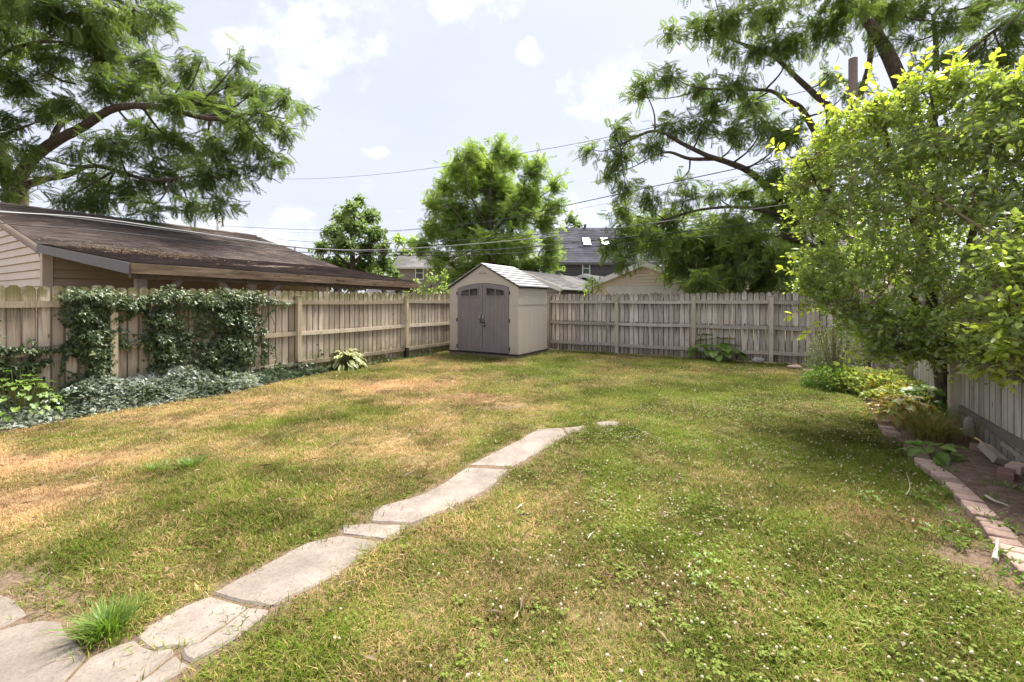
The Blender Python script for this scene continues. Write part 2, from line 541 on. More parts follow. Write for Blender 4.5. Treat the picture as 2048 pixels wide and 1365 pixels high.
def concrete():
    m, w = new_mat('old_concrete')
    pos = w.n('NewGeometry').outputs['Position']
    r = w.n('ObjectInfo').outputs['Random']
    big = w.noise(pos, 2.9, 7, 0.68)
    agg = w.n('TexVoronoi', {'Vector': pos, 'Scale': 95.0}).outputs['Color']
    aggv = w.n('SeparateColor', {0: agg}).outputs[0]
    fine = w.noise(pos, 140.0, 3, 0.7)
    c = w.ramp(w.math('ADD', big, w.math('MULTIPLY', w.math('SUBTRACT', r, 0.5), 0.12)), [(0.34, (0.185, 0.153, 0.128)), (0.50, (0.240, 0.203, 0.172)), (0.66, (0.32, 0.276, 0.236))])
    c = w.mix(w.math('MULTIPLY', w.smooth(aggv, 0.62, 0.95), 0.34), c, (0.12, 0.095, 0.078))
    c = w.mix(w.math('MULTIPLY', w.smooth(fine, 0.55, 0.8), 0.4), c, (0.46, 0.41, 0.36))
    return finish(m, w, c, 0.92, bump=w.math('ADD', fine, w.math('MULTIPLY', aggv, 0.6)), bump_strength=0.5, bump_dist=0.004, spec=0.2)


M['concrete'] = concrete()
M['brick'] = plain('pink_brown_paver', (0.44, 0.315, 0.26), 0.92, 0.50, 9.0, 0.15, 0.6)
M['brick_dark'] = plain('dark_red_brick', (0.26, 0.155, 0.125), 0.92, 0.2, 14.0, 0.15, 0.5)
M['stone'] = plain('pale_field_stone', (0.44, 0.41, 0.37), 0.9, 0.3, 9.0, 0.2, 0.6)
M['stick'] = plain('bleached_stick', (0.48, 0.42, 0.36), 0.9, 0.2, 12.0)
M['twig'] = plain('brown_twig', (0.22, 0.16, 0.11), 0.9, 0.2, 12.0)
M['scrap'] = plain('weathered_scrap_wood', (0.33, 0.28, 0.22), 0.9, 0.3, 9.0)
M['wire'] = plain('grey_cable', (0.05, 0.05, 0.055), 0.5, 0.02)
M['wire_bright'] = plain('bare_aluminium_cable', (0.34, 0.34, 0.34), 0.45, 0.02)
M['pole'] = plain('utility_pole_wood', (0.23, 0.17, 0.145), 0.9, 0.25, 5.0)
M['pole_grey'] = plain('grey_utility_pole', (0.42, 0.41, 0.42), 0.9, 0.2, 5.0)


def bark():
    m, w = new_mat('furrowed_bark')
    o = w.n('TexCoord').outputs['Object']
    n = w.noise(w.scale(o, (1, 1, 0.35)), 14.0, 6, 0.65, 0.8)
    c = w.ramp(n, [(0.32, (0.040, 0.032, 0.028)), (0.55, (0.115, 0.092, 0.078)), (0.75, (0.20, 0.165, 0.14))])
    return finish(m, w, c, 0.95, bump=n, bump_strength=0.7, bump_dist=0.03, spec=0.1)


M['bark'] = bark()
M['stem'] = plain('green_stem', (0.16, 0.17, 0.06), 0.7, 0.2)
M['leaf_walnut'] = leaf_mat('walnut_leaves', (0.066, 0.108, 0.034), (0.160, 0.220, 0.075), trans=0.48, tgain=1.9)
M['leaf_locust'] = leaf_mat('locust_leaves', (0.072, 0.118, 0.032), (0.170, 0.230, 0.068), trans=0.48, tgain=1.9)
M['leaf_center'] = leaf_mat('light_green_leaves', (0.180, 0.270, 0.072), (0.310, 0.410, 0.130), trans=0.45, tgain=1.6)
M['leaf_far'] = leaf_mat('far_green_leaves', (0.105, 0.170, 0.070), (0.200, 0.275, 0.115), trans=0.42, tgain=1.7)
M['leaf_shrub'] = leaf_mat('shrub_leaves', (0.100, 0.155, 0.045), (0.250, 0.330, 0.085), young_lit=(0.50, 0.58, 0.060), rough=0.30, trans=0.42, tgain=2.2, spec=1.0, under=(0.38, 0.40, 0.30))
M['leaf_ivy'] = leaf_mat('ivy_leaves', (0.030, 0.055, 0.018), (0.110, 0.150, 0.052), young_lit=(0.36, 0.40, 0.22), rough=0.36, trans=0.22, spec=0.5)
M['leaf_ground_ivy'] = leaf_mat('ground_ivy_leaves_with_sheen', (0.055, 0.090, 0.042), (0.19, 0.225, 0.155), young_lit=(0.52, 0.56, 0.50), rough=0.30, trans=0.15, spec=0.8)  # the pale third colour is sky sheen painted into the leaves
M['leaf_fine'] = leaf_mat('pale_fine_leaves', (0.09, 0.13, 0.045), (0.24, 0.28, 0.12), trans=0.3)
M['leaf_broad'] = leaf_mat('broad_green_leaves', (0.10, 0.18, 0.03), (0.22, 0.32, 0.07), trans=0.35)
M['leaf_lime'] = leaf_mat('lime_leaves', (0.20, 0.27, 0.065), (0.40, 0.46, 0.16), young_lit=(0.46, 0.25, 0.06), trans=0.35)
M['leaf_dry'] = leaf_mat('dry_leaf_litter', (0.13, 0.085, 0.055), (0.34, 0.245, 0.165), trans=0.1)
M['leaf_straw'] = leaf_mat('straw_and_green_blades', (0.17, 0.19, 0.045), (0.40, 0.29, 0.11), trans=0.3)
M['leaf_weed'] = leaf_mat('bright_weed_blades', (0.11, 0.19, 0.03), (0.22, 0.33, 0.06), trans=0.35)


def hosta_mat():
    m, w = new_mat('variegated_hosta_leaf')
    e = attr(w, 'young_lit')
    c = w.mix(attr(w, 'rnd'), (0.11, 0.19, 0.04), (0.19, 0.27, 0.07))
    n = w.noise(w.n('TexCoord').outputs['Object'], 18.0, 4)
    c = w.mix(w.smooth(w.math('ADD', e, w.math('MULTIPLY', w.math('SUBTRACT', n, 0.5), 0.5)), 0.40, 0.62), c, (0.58, 0.56, 0.30))
    return finish(m, w, c, 0.45, spec=0.4, trans=0.28)


M['hosta'] = hosta_mat()


def ground_mat():
    m, w = new_mat('thatch_and_soil')
    pos = w.n('NewGeometry').outputs['Position']
    dry, bare = attr(w, 'dry'), attr(w, 'bare')
    n1, n2 = w.noise(pos, 26.0, 6, 0.65), w.noise(pos, 120.0, 4, 0.7)
    c = w.mix(w.smooth(dry, 0.15, 0.85), (0.150, 0.130, 0.045), (0.42, 0.285, 0.155))
    c = w.mix(w.math('MULTIPLY', w.smooth(n1, 0.40, 0.65), 0.55), c, (0.10, 0.085, 0.036))
    c = w.mix(w.math('MULTIPLY', w.smooth(n2, 0.52, 0.72), 0.5), c, (0.36, 0.27, 0.14))
    soil = w.ramp(w.math('ADD', w.math('MULTIPLY', n1, 0.6), w.math('MULTIPLY', n2, 0.4)), [(0.34, (0.105, 0.070, 0.048)), (0.54, (0.215, 0.150, 0.108)), (0.72, (0.33, 0.245, 0.185))])
    c = w.mix(bare, c, soil)
    return finish(m, w, c, 0.95, bump=w.math('ADD', n1, w.math('MULTIPLY', n2, 0.6)), bump_strength=0.8, bump_dist=0.02, spec=0.1)


M['ground'] = ground_mat()


def soil_mat():
    m, w = new_mat('garden_soil')
    pos = w.n('NewGeometry').outputs['Position']
    n1, n2 = w.noise(pos, 14.0, 6, 0.65), w.noise(pos, 90.0, 4, 0.7)
    c = w.ramp(w.math('ADD', w.math('MULTIPLY', n1, 0.55), w.math('MULTIPLY', n2, 0.45)), [(0.34, (0.13, 0.085, 0.062)), (0.54, (0.28, 0.195, 0.148)), (0.72, (0.46, 0.345, 0.27))])
    return finish(m, w, c, 0.95, bump=w.math('ADD', n1, w.math('MULTIPLY', n2, 0.7)), bump_strength=1.0, bump_dist=0.03, spec=0.1)


M['soil'] = soil_mat()


def grass_mat(name, green, olive, straw):
    m, w = new_mat(name)
    dry = attr(w, 'dry', 'INSTANCER')
    r = attr(w, 'rnd')
    pos = w.n('NewGeometry').outputs['Position']
    n = w.noise(pos, 3.2, 4, 0.6)
    ir = attr(w, 'tone', 'INSTANCER')
    d = w.math('ADD', dry, w.math('MULTIPLY', w.math('SUBTRACT', r, 0.5), 1.15))
    d = w.math('ADD', d, w.math('MULTIPLY', w.math('SUBTRACT', n, 0.5), 0.35))
    c = w.ramp(d, [(0.10, green), (0.48, olive), (0.85, straw)])
    k = w.math('MULTIPLY_ADD', ir, 0.95, 0.50)
    c = w.mix(1.0, c, w.n('CombineColor', {0: k, 1: k, 2: k}).outputs[0], 'MULTIPLY')
    return finish(m, w, c, 0.7, spec=0.10, trans=0.35)


M['grass'] = grass_mat('lawn_blades', (0.150, 0.220, 0.024), (0.280, 0.236, 0.068), (0.61, 0.395, 0.225))
M['clover_leaf'] = leaf_mat('clover_leaves', (0.150, 0.215, 0.032), (0.260, 0.315, 0.070), trans=0.35, spec=0.15, rough=.6)
M['clover'] = plain('clover_flower', (0.60, 0.52, 0.38), 0.9, 0.3)

# ------------------------------------------------------------------ yard corners
BACK_L = np.array([-0.89, 15.60, 0.0])
BACK_LEN = 10.70
BACK_R = BACK_L + U * BACK_LEN


def yard(x, y):
    """world x,y -> (distance right of the left fence, distance from the back fence)"""
    dx, dy = np.asarray(x) - BACK_L[0], np.asarray(y) - BACK_L[1]
    return dx * U[0] + dy * U[1], -(dx * V[0] + dy * V[1])


# ------------------------------------------------------------------ dry and bare patches of the lawn (ground metres)
DRY = []
for (px, py, rx, ry, s) in (
        (800, 772, 1.3, 0.9, .85), (930, 800, 1.1, 0.45, .85), (1020, 812, .7, .3, .5), (690, 768, 1.0, .7, .6), (560, 790, 1.2, .6, .55),
        (300, 840, 1.6, .45, .55), (420, 830, 1.0, .5, .5), (90, 930, 1.2, .35, .95), (200, 905, .8, .25, .7), (0, 925, .9, .4, .95), (-120, 960, 1.2, .6, .8),
        (60, 1010, .7, .35, .85), (-60, 1060, .8, .5, .6), (160, 990, .5, .25, .55), (270, 960, .6, .25, .45), (450, 890, 1.0, .5, .38),
        (560, 905, .9, .45, .45), (120, 860, 1.0, .3, .4), (1150, 770, 1.0, .35, .38), (1250, 716, 1.4, .5, .5), (1130, 712, .8, .4, .45),
        (1330, 745, 1.5, .5, .35), (1560, 745, .9, .5, .5), (860, 1060, .6, .35, .32), (930, 1010, .6, .35, .35), (1080, 1000, .7, .4, .38),
        (700, 1180, .5, .3, .32), (1010, 1130, .5, .25, .35), (880, 1200, .5, .25, .32), (1280, 1170, .35, .2, .35), (780, 1240, .5, .2, .35), (640, 1010, .6, .4, .2),
        (1330, 960, .8, .4, .2), (1200, 1300, .4, .2, .2), (400, 1010, .8, .4, .25), (330, 1060, .6, .3, .25), (1500, 850, 1.2, .5, .2)):
    g = G(px, py)
    DRY.append((g[0], g[1], rx, ry, s))


def dryness(x, y):
    x = np.asarray(x, float); y = np.asarray(y, float)
    wx = x + 0.9 * (vnoise(x, y, 3, 4, 1.1) - .5); wy = y + 0.9 * (vnoise(x, y, 4, 4, 1.1) - .5)
    d = np.zeros_like(x)
    for (cx, cy, rx, ry, s) in DRY:
        d = np.maximum(d, s * 1.12 * np.exp(-(((wx - cx) / rx) ** 2 + ((wy - cy) / ry) ** 2) * 0.8))
    m = vnoise(x, y, 7, 5, 0.9); f = vnoise(x, y, 8, 4, 3.5)
    base = 0.19 - .10 * np.clip((x - .2) / 1.5, 0, 1) + 1.05 * (m - .5) + 0.55 * (f - .5)
    base += np.where(x < -0.4 - .1 * (y - 3), 0.19, 0.0) * np.clip((y - 2.6) / 1.2, 0, 1)
    return np.clip(np.maximum(d + 0.5 * (f - .5), base + 0.35 * d), 0, 1)


# ------------------------------------------------------------------ concrete walk: slabs traced on the ground
SLABS = [
    [(1077, 856), (1122, 853), (1134, 866), (1095, 891), (1024, 929), (940, 926), (1009, 891)],
    [(1126, 853), (1150, 850), (1170, 848), (1160, 857), (1137, 865)],
    [(936, 930), (1019, 934), (1000, 952), (972, 975), (932, 996), (892, 1015), (821, 1043), (741, 1038), (746, 1022), (763, 1008), (812, 995), (849, 983), (892, 959)],
    [(683, 1046), (737, 1041), (818, 1046), (796, 1061), (770, 1073), (730, 1068), (684, 1062)],
    [(681, 1065), (728, 1071), (767, 1077), (721, 1108), (677, 1138), (591, 1181), (541, 1207), (482, 1196), (426, 1180), (470, 1155), (523, 1128), (570, 1102), (615, 1079)],
    [(421, 1184), (450, 1192), (496, 1205), (470, 1226), (445, 1243), (418, 1260), (395, 1278), (369, 1287), (340, 1284), (314, 1291), (288, 1282), (271, 1269), (295, 1245), (330, 1224), (369, 1205)],
    [(501, 1208), (538, 1212), (529, 1224), (500, 1246), (474, 1267), (430, 1291), (384, 1315), (367, 1309), (361, 1294), (398, 1281), (421, 1263), (448, 1246), (474, 1228)],
    [(268, 1272), (286, 1285), (313, 1294), (346, 1289), (348, 1298), (322, 1318), (300, 1334), (266, 1360), (240, 1390), (110, 1390), (126, 1362), (150, 1334), (179, 1306), (220, 1288)],
    [(353, 1301), (363, 1312), (379, 1320), (344, 1344), (308, 1363), (275, 1390), (248, 1390), (270, 1361), (304, 1336), (326, 1319)],
    [(-190, 1330), (-90, 1275), (0, 1252), (40, 1240), (85, 1232), (121, 1234), (128, 1250), (141, 1263), (160, 1282), (175, 1303), (146, 1334), (121, 1362), (100, 1400), (-200, 1410)],
    [(-150, 1170), (-60, 1168), (0, 1181), (28, 1190), (44, 1206), (52, 1221), (24, 1236), (0, 1247), (-60, 1262), (-150, 1290)],
    [(1192, 842), (1218, 839), (1240, 842), (1228, 848), (1200, 849)],
]
SLAB_XY = [np.array([G(px, py, 0.03)[:2] for px, py in s]) for s in SLABS]


def in_poly(x, y, poly):
    inside = np.zeros(np.shape(x), bool); n = len(poly)
    for i in range(n):
        x0, y0 = poly[i]; x1, y1 = poly[(i + 1) % n]
        c = ((y0 > y) != (y1 > y)) & (x < (x1 - x0) * (y - y0) / (y1 - y0 + 1e-12) + x0)
        inside ^= c
    return inside


def near_poly(x, y, poly):
    """signed-ish distance outside a polygon's edges (unsigned to the border)"""
    d = np.full(np.shape(x), 9.0); n = len(poly)
    for i in range(n):
        a, b = poly[i], poly[(i + 1) % n]
        ab = b - a; t = np.clip(((x - a[0]) * ab[0] + (y - a[1]) * ab[1]) / (ab @ ab), 0, 1)
        d = np.minimum(d, np.hypot(x - a[0] - t * ab[0], y - a[1] - t * ab[1]))
    return d


# garden bed by the right fence: bricks along its lawn side
BRICK_PX = [(1747, 812), (1753, 823), (1758, 833), (1764, 844), (1773, 855), (1783, 867),
            (1828, 899), (1840, 913), (1851, 928), (1868, 941), (1888, 954), (1902, 966), (1913, 978), (1926, 990), (1938, 1002),
            (1951, 1016), (1965, 1031), (1983, 1050), (1992, 1062), (2001, 1075), (2014, 1090), (2028, 1105), (2046, 1124), (2064, 1146)]
BRICKS = np.array([G(px, py, 0.03) for px, py in BRICK_PX])
BED_EDGE = [G(*p)[:2] for p in ((1640, 752), (1690, 775), (1725, 797))] + [b[:2] for b in BRICKS] + [np.array([3.15, 2.1]), np.array([3.1, 1.0])]
rf = BACK_R
BED = np.array(BED_EDGE + [(rf - V * 16)[:2] - 0 * U[:2], (rf - V * 0.15)[:2], G(1640, 738)[:2]])
BARE_SPOTS = [(1960, 1120, .35, .30), (1880, 1020, .22, .22), (2030, 1180, .35, .2), (1700, 785, .5, .2), (1790, 880, .28, .16), (60, 1200, .35, .22), (20, 1160, .3, .2),
              (720, 1030, .18, .10), (1580, 735, .8, .35), (1500, 728, .7, .2), (1215, 845, .25, .12), (1010, 815, .5, .12), (880, 950, .10, .05)]


def bareness(x, y):
    x = np.asarray(x, float); y = np.asarray(y, float)
    n = vnoise(x, y, 21, 4, 3.0)
    b = np.zeros_like(x)
    for px, py, rx, ry in BARE_SPOTS:
        g = G(px, py)
        b = np.maximum(b, 1.25 * np.exp(-(((x - g[0]) / rx) ** 2 + ((y - g[1]) / ry) ** 2)) + .6 * (n - .5) - 0.12)
    for i, poly in enumerate(SLAB_XY):
        d = near_poly(x, y, poly)
        lim = 0.05 + 0.16 * np.clip(vnoise(x, y, 23, 3, 1.4) - .42, 0, 1)
        b = np.maximum(b, np.clip(1.3 - d / lim, 0, 1))
    s, t = yard(x, y)
    b = np.maximum(b, np.clip(1.2 - t / 0.22, 0, 1) * (s > 0))
    return np.clip(b, 0, 1)


def ground():
    def axis(lo, hi, step):
        a = list(np.arange(lo, hi + 1e-6, step)); out = []
        e, k = step, lo
        while k > -600: e *= 1.6; k -= e; out.append(k)
        e, k2, out2 = step, hi, []
        while k2 < 900: e *= 1.6; k2 += e; out2.append(k2)
        return np.array(out[::-1] + a + out2)
    xs, ys = axis(-9.5, 9.5, 0.085), axis(0.6, 16.5, 0.085)
    X, Y = np.meshgrid(xs, ys, indexing='ij')
    s, t = yard(X, Y)
    inside = (s > -0.5) & (s < BACK_LEN + 0.5) & (t > -0.3)
    Z = (vnoise(X, Y, 12, 3, 0.8) - .5) * 0.03 + (vnoise(X, Y, 13, 3, 6.0) - .5) * 0.012
    Z = np.where(inside, Z - 0.004, -0.02)
    dp = np.full(X.shape, 9.0)
    for poly in SLAB_XY: dp = np.minimum(dp, np.where(in_poly(X, Y, poly), 0, near_poly(X, Y, poly)))
    kp = np.clip(dp / .2, 0, 1)
    Z = Z * kp + (1 - kp) * 0.003
    nx, ny = X.shape
    idx = np.arange(nx * ny).reshape(nx, ny)
    q = np.stack([idx[:-1, :-1], idx[1:, :-1], idx[1:, 1:], idx[:-1, 1:]], -1).reshape(-1, 4)
    me = mesh_np('ground', np.stack([X, Y, Z], -1).reshape(-1, 3), q, np.full(len(q), 4),
                 {'dry': dryness(X, Y).ravel(), 'bare': np.where(inside, bareness(X, Y), 0.25).ravel()}, True)
    return tag(link('ground', me, M['ground']), 'patchy lawn ground with thatch, straw and bare soil', 'lawn', kind='structure')


ground()


def garden_bed():
    xs = np.arange(2.6, 9.6, 0.09); ys = np.arange(0.6, 10.6, 0.09)
    X, Y = np.meshgrid(xs, ys, indexing='ij')
    s, t = yard(X, Y)
    d = near_poly(X, Y, BED)
    ins = in_poly(X, Y, BED)
    Z = np.where(ins, 0.020 + np.clip(d, 0, .25) * 0.16 + (vnoise(X, Y, 31, 4, 5.0) - .5) * 0.05, -0.06)
    nx, ny = X.shape; idx = np.arange(nx * ny).reshape(nx, ny)
    q = np.stack([idx[:-1, :-1], idx[1:, :-1], idx[1:, 1:], idx[:-1, 1:]], -1).reshape(-1, 4)
    keep = ins.ravel()[q].any(1)
    q = q[keep]
    used, inv = np.unique(q, return_inverse=True)
    me = mesh_np('garden_bed', np.stack([X, Y, Z], -1).reshape(-1, 3)[used], inv.reshape(-1, 4), np.full(len(q), 4), None, True)
    return tag(link('garden_bed', me, M['soil']), 'brown soil garden bed between brick edging and right fence', 'garden bed', kind='structure')


garden_bed()

path = tag(link('path', None), 'cracked old concrete walk crossing the lawn', 'path', kind='structure')
for k, poly in enumerate(SLAB_XY):
    # break the outline into short, slightly ragged steps so edges look chipped
    pts = []
    for i in range(len(poly)):
        a, b = poly[i], poly[(i + 1) % len(poly)]
        L = np.linalg.norm(b - a); n = max(1, int(L / 0.07)); nr = np.array([-(b - a)[1], (b - a)[0]]) / max(L, 1e-6)
        for j in range(n):
            j_ = (rng.random() - .5) * (0.012 if j else 0.004)
            pts.append(a + (b - a) * j / n + nr * j_)
    top = 0.011 + 0.006 * rng.random()
    tx, ty = (rng.random(2) - .5) * 0.016
    c = poly.mean(0)
    hz = lambda p, dz: (p[0], p[1], top + dz + np.clip((p[0] - c[0]) * tx + (p[1] - c[1]) * ty, -.01, .01))
    n = len(pts)
    inner = [c + (p - c) * (1 - 0.012 / max(np.linalg.norm(p - c), .05)) for p in pts]
    mb = MB()
    vs = [hz(p, 0) for p in inner] + [hz(p, -0.010) for p in pts] + [(p[0], p[1], -0.05) for p in pts]
    fs = [tuple(range(n))]
    for r in range(2):
        for i in range(n):
            fs.append((r * n + i, r * n + n + i, r * n + n + (i + 1) % n, r * n + (i + 1) % n))
    mb.add(vs, fs)
    o = mb.build('slab', M['concrete'], path)

edging = thing('brick_edging', 'curved row of pink-brown bricks edging the garden bed', 'edging')
for i, b in enumerate(BRICKS):
    nxt = BRICKS[min(i + 1, len(BRICKS) - 1)]; prv = BRICKS[max(i - 1, 0)]
    d = norm((nxt - prv)[:2])
    step = min(np.linalg.norm(nxt - b) if i < len(BRICKS) - 1 else .12, np.linalg.norm(b - prv) if i else .12)
    if i in (5, 6): step = 0.125
    hw, hl = min(step, 0.2) * 0.455, 0.070
    mb = MB().bevel_box(-hl, hl, -hw, hw, -0.035, 0.035, 0.007)
    o = mb.build('brick', M['brick'], edging, loc=(b[0], b[1], 0.018 + 0.010 * rng.random()), rotz=math.atan2(d[1], d[0]) - math.pi / 2 + (rng.random() - .5) * .16)
    o.rotation_euler[0] = (rng.random() - .5) * .08; o.rotation_euler[1] = (rng.random() - .5) * .08


# ------------------------------------------------------------------ fences
def picket_mesh(name, w=0.136, h=1.77, th=0.016, seed=0):
    r = random.Random(seed)
    e = lambda: (r.random() - .5) * 0.006
    c = 0.030 + e()
    prof = [(-w / 2, 0), (w / 2, 0), (w / 2 + e(), 0.93), (w / 2 + e(), h - 0.045 + e()), (w / 2 - c, h - .004), (w / 2 - c - .02, h + e() / 2),
            (-w / 2 + c + .02, h + e() / 2), (-w / 2 + c, h - .004), (-w / 2 + e(), h - 0.045 + e()), (-w / 2 + e(), 0.93)]
    return MB().prism([(x, 0, z) for x, z in prof], (0, th, 0)).mesh(name)


PICKETS = [picket_mesh('picket', seed=k) for k in range(6)]


def fence(name, label, start, along, length, post_at, mats, post_mat, out, sleeves=(), rail_mat=None, z_top=1.79, pitch=0.1405, sag=None):
    """start: world point, along: unit vector; out: +1 if the yard lies on the right-hand side of `along`"""
    rz = math.atan2(along[1], along[0])
    f = thing(name, label, 'fence', start, rz)
    ysign = -1.0 if out > 0 else 1.0             # local y of the yard side
    sets = {}
    for k, me in enumerate(PICKETS):
        c = me.copy(); c.materials.clear(); c.materials.append(mats); sets[k] = c
    n = int(length / pitch)
    for i in range(n):
        k = rng.integers(0, 6)
        o = link('picket', sets[k], None, f)
        o.location = ((i + .5) * pitch, 0.0 if ysign < 0 else -0.016, 0.03 + (rng.random() - .5) * 0.014 + (0.02 if rng.random() < .05 else 0) - (0.01 if rng.random() < .1 else 0))
        o.rotation_euler = ((rng.random() - .5) * .006, (rng.random() - .5) * .008, (rng.random() - .5) * .03)
        o.scale = (0.95 + rng.random() * .055, 1, 1.0)
    marks = [0.0] + list(post_at) + [length]
    marks = sorted(set(marks))
    for a, b in zip(marks[:-1], marks[1:]):
        for zr in (0.225, 0.855, 1.512):
            a0 = a + (0.0 if a == 0 else 0.047); b0 = b - (0.0 if b == length else 0.047)
            if b0 - a0 < .1: continue
            y0, y1 = (-0.042, -0.0015) if ysign < 0 else (0.0015, 0.042)
            h = 0.086
            dz = (rng.random(2) - .5) * 0.024
            mb = MB(); L = b0 - a0; ns = 6
            vs = []
            for j in range(ns + 1):
                x = L * j / ns; z = zr + dz[0] + (dz[1] - dz[0]) * j / ns - 0.012 * math.sin(math.pi * j / ns)
                vs += [(x, y0, z), (x, y1, z), (x, y1, z + h), (x, y0, z + h)]
            fs = [(0, 1, 2, 3), tuple(ns * 4 + i for i in (3, 2, 1, 0))]
            for j in range(ns):
                for q in range(4):
                    fs.append((j * 4 + q, j * 4 + 4 + q, j * 4 + 4 + (q + 1) % 4, j * 4 + (q + 1) % 4))
            mb.add(vs, fs)
            mb.build('rail', rail_mat or mats, f, loc=(a0, 0, 0))
    for j, p in enumerate(post_at):
        y0, y1 = (-0.098, -0.002) if ysign < 0 else (0.002, 0.098)
        top = 1.685 + (rng.random() - .5) * 0.02
        po = MB().bevel_box(-0.046, 0.046, y0, y1, -0.04, top, 0.005).build('post', post_mat, f, loc=(p, 0, 0))
        po.rotation_euler[1] = (rng.random() - .5) * 0.012
        MB().bevel_box(-0.057, 0.057, y0 - .010, y1 + (.0 if ysign < 0 else .010), top + .0015, top + 0.020, 0.004).build('post_cap', post_mat, po)
        if j in sleeves:
            MB().bevel_box(-0.052, 0.052, y0 - .006, y1, 0.0, 0.30, 0.003).build('post_sleeve', M['black'], po)
        if sleeves and j == 1:
            MB().tube([(0.012, y0 - 0.002, 1.14), (0.012, y0 - 0.016, 1.14)], [0.030, 0.026], 12).build('cut_knot', M['knot'], po)
    return f


# left fence starts at the back corner and comes towards the camera
lt = lambda px: 4.05 + (3.15 if px == 601 else 0)
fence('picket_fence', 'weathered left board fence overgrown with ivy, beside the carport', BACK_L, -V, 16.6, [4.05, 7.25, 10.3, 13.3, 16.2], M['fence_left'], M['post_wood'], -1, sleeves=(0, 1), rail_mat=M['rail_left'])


def along_back(px):
    r = (px - CX) / F
    return (r * BACK_L[1] - BACK_L[0]) / (U[0] - r * U[1])


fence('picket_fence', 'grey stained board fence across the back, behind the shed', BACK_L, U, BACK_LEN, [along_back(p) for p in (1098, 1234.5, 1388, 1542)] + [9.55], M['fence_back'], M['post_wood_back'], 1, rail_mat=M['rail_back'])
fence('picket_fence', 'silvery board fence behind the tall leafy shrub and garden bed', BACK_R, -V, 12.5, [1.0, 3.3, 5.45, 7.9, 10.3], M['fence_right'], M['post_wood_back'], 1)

# ------------------------------------------------------------------ resin shed
SW, SD = 2.36, 1.76
shed_fr = np.array([0.176, 11.93, 0.0])
shed_c = shed_fr - U * SW / 2
shed = thing('garden_shed', 'tan resin shed with taupe double doors and pale shingled roof', 'shed', shed_c, TH)
hw = SW / 2
EV, RG = 1.965, 2.635
# timber skid base, floor lip
MB().box(-hw - .02, hw + .0, 0.02, 0.10, -.03, 0.088).build('base_skid', M['timber'], shed)
MB().box(hw - .08, hw - .005, 0.104, SD, -.03, 0.088).build('base_skid', M['timber'], shed)
MB().box(-hw - .02, -hw + .06, 0.104, SD, -.03, 0.088).build('base_skid', M['timber'], shed)
MB().bevel_box(-hw - .03, hw + .03, -.03, SD + .02, 0.090, 0.122, 0.006).build('floor', M['black'], shed)
DX0, DX1, DM = -0.885, 0.885, 0.0
arch = lambda x, base=1.955, rise=0.125: base + rise * (1 - (x / DX1) ** 2)
NA = 14
xs = np.linspace(DX0, DX1, NA + 1)
# front wall: two side panels and the gable over the door arch
fw = MB()
for a, b in ((-hw, DX0), (DX1, hw)):
    fw.prism([(a, 0, .124), (b, 0, .124), (b, 0, EV - .01), (a, 0, EV - .01)], (0, .045, 0))
roof_z = lambda x: RG - (RG - EV) * abs(x) / (hw + .04)
gx = [-hw] + list(xs) + [hw]
for a, b in zip(gx[:-1], gx[1:]):
    la = arch(a) + .006 if DX0 <= a <= DX1 and DX0 <= b <= DX1 else EV - .0095
    lb = arch(b) + .006 if DX0 <= b <= DX1 and DX0 <= a <= DX1 else EV - .0095
    seq = [(a, 0, la), (b, 0, lb), (b, 0, roof_z(b) - .03)]
    if a < 0 < b: seq.append((0, 0, roof_z(0) - .03))
    seq.append((a, 0, roof_z(a) - .03))
    fw.prism(seq, (0, .045, 0))
front = fw.build('front_wall', M['shed_wall'], shed)
for zz in (0.55, 1.46):
    MB().box(-hw + .01, DX0 - .02, -.006, -.001, zz, zz + .012).box(DX1 + .02, hw - .01, -.006, -.001, zz, zz + .012).build('panel_seam', M['shed_wall'], front)
MB().prism([(-.46, -.008, 2.285), (.46, -.008, 2.285), (.44, -.008, 2.305), (-.44, -.008, 2.305)], (0, .007, 0)).build('gable_seam', M['shed_wall'], front)
vent = MB().prism([(-.20, -.012, 2.345), (.20, -.012, 2.345), (0, -.012, 2.445)], (0, .011, 0)).build('gable_vent', M['shed_wall'], front)
for zz, hw2 in ((2.356, .155), (2.375, .115), (2.396, .070)):
    for sx in (-1, 1):
        MB().box(min(sx * .02, sx * hw2), max(sx * .02, sx * hw2), -.0165, -.0125, zz, zz + .011).build('louvre', M['shed_door'], vent)
# side and rear walls
side = MB().box(hw - .045, hw, .0465, SD, .124, EV + .012).build('side_wall', M['shed_wall'], shed)
for k in range(1, 6):
    y = .05 + (SD - .05) * k / 6
    MB().box(hw + .0005, hw + .0018, y - .002, y + .002, .14, EV - .05).build('panel_seam', M['shed_wall'], side)
for zz in (1.475, 1.505):
    MB().box(hw + .0055, hw + .010, .06, SD - .02, zz, zz + .009).build('panel_seam', M['shed_wall'], side)
MB().tube([(hw + .002, .98, EV - .045), (hw + .02, .98, EV - .045)], .013, 8).build('drain_plug', M['white'], side)
MB().box(-hw, -hw + .045, .0465, SD, .124, EV + .012).build('side_wall', M['shed_wall'], shed)
MB().prism([(-hw + .046, SD - .045, .124), (hw - .046, SD - .045, .124), (hw - .046, SD - .045, EV), (0, SD - .045, RG - .04), (-hw + .046, SD - .045, EV)], (0, .045, 0)).build('rear_wall', M['shed_wall'], shed)
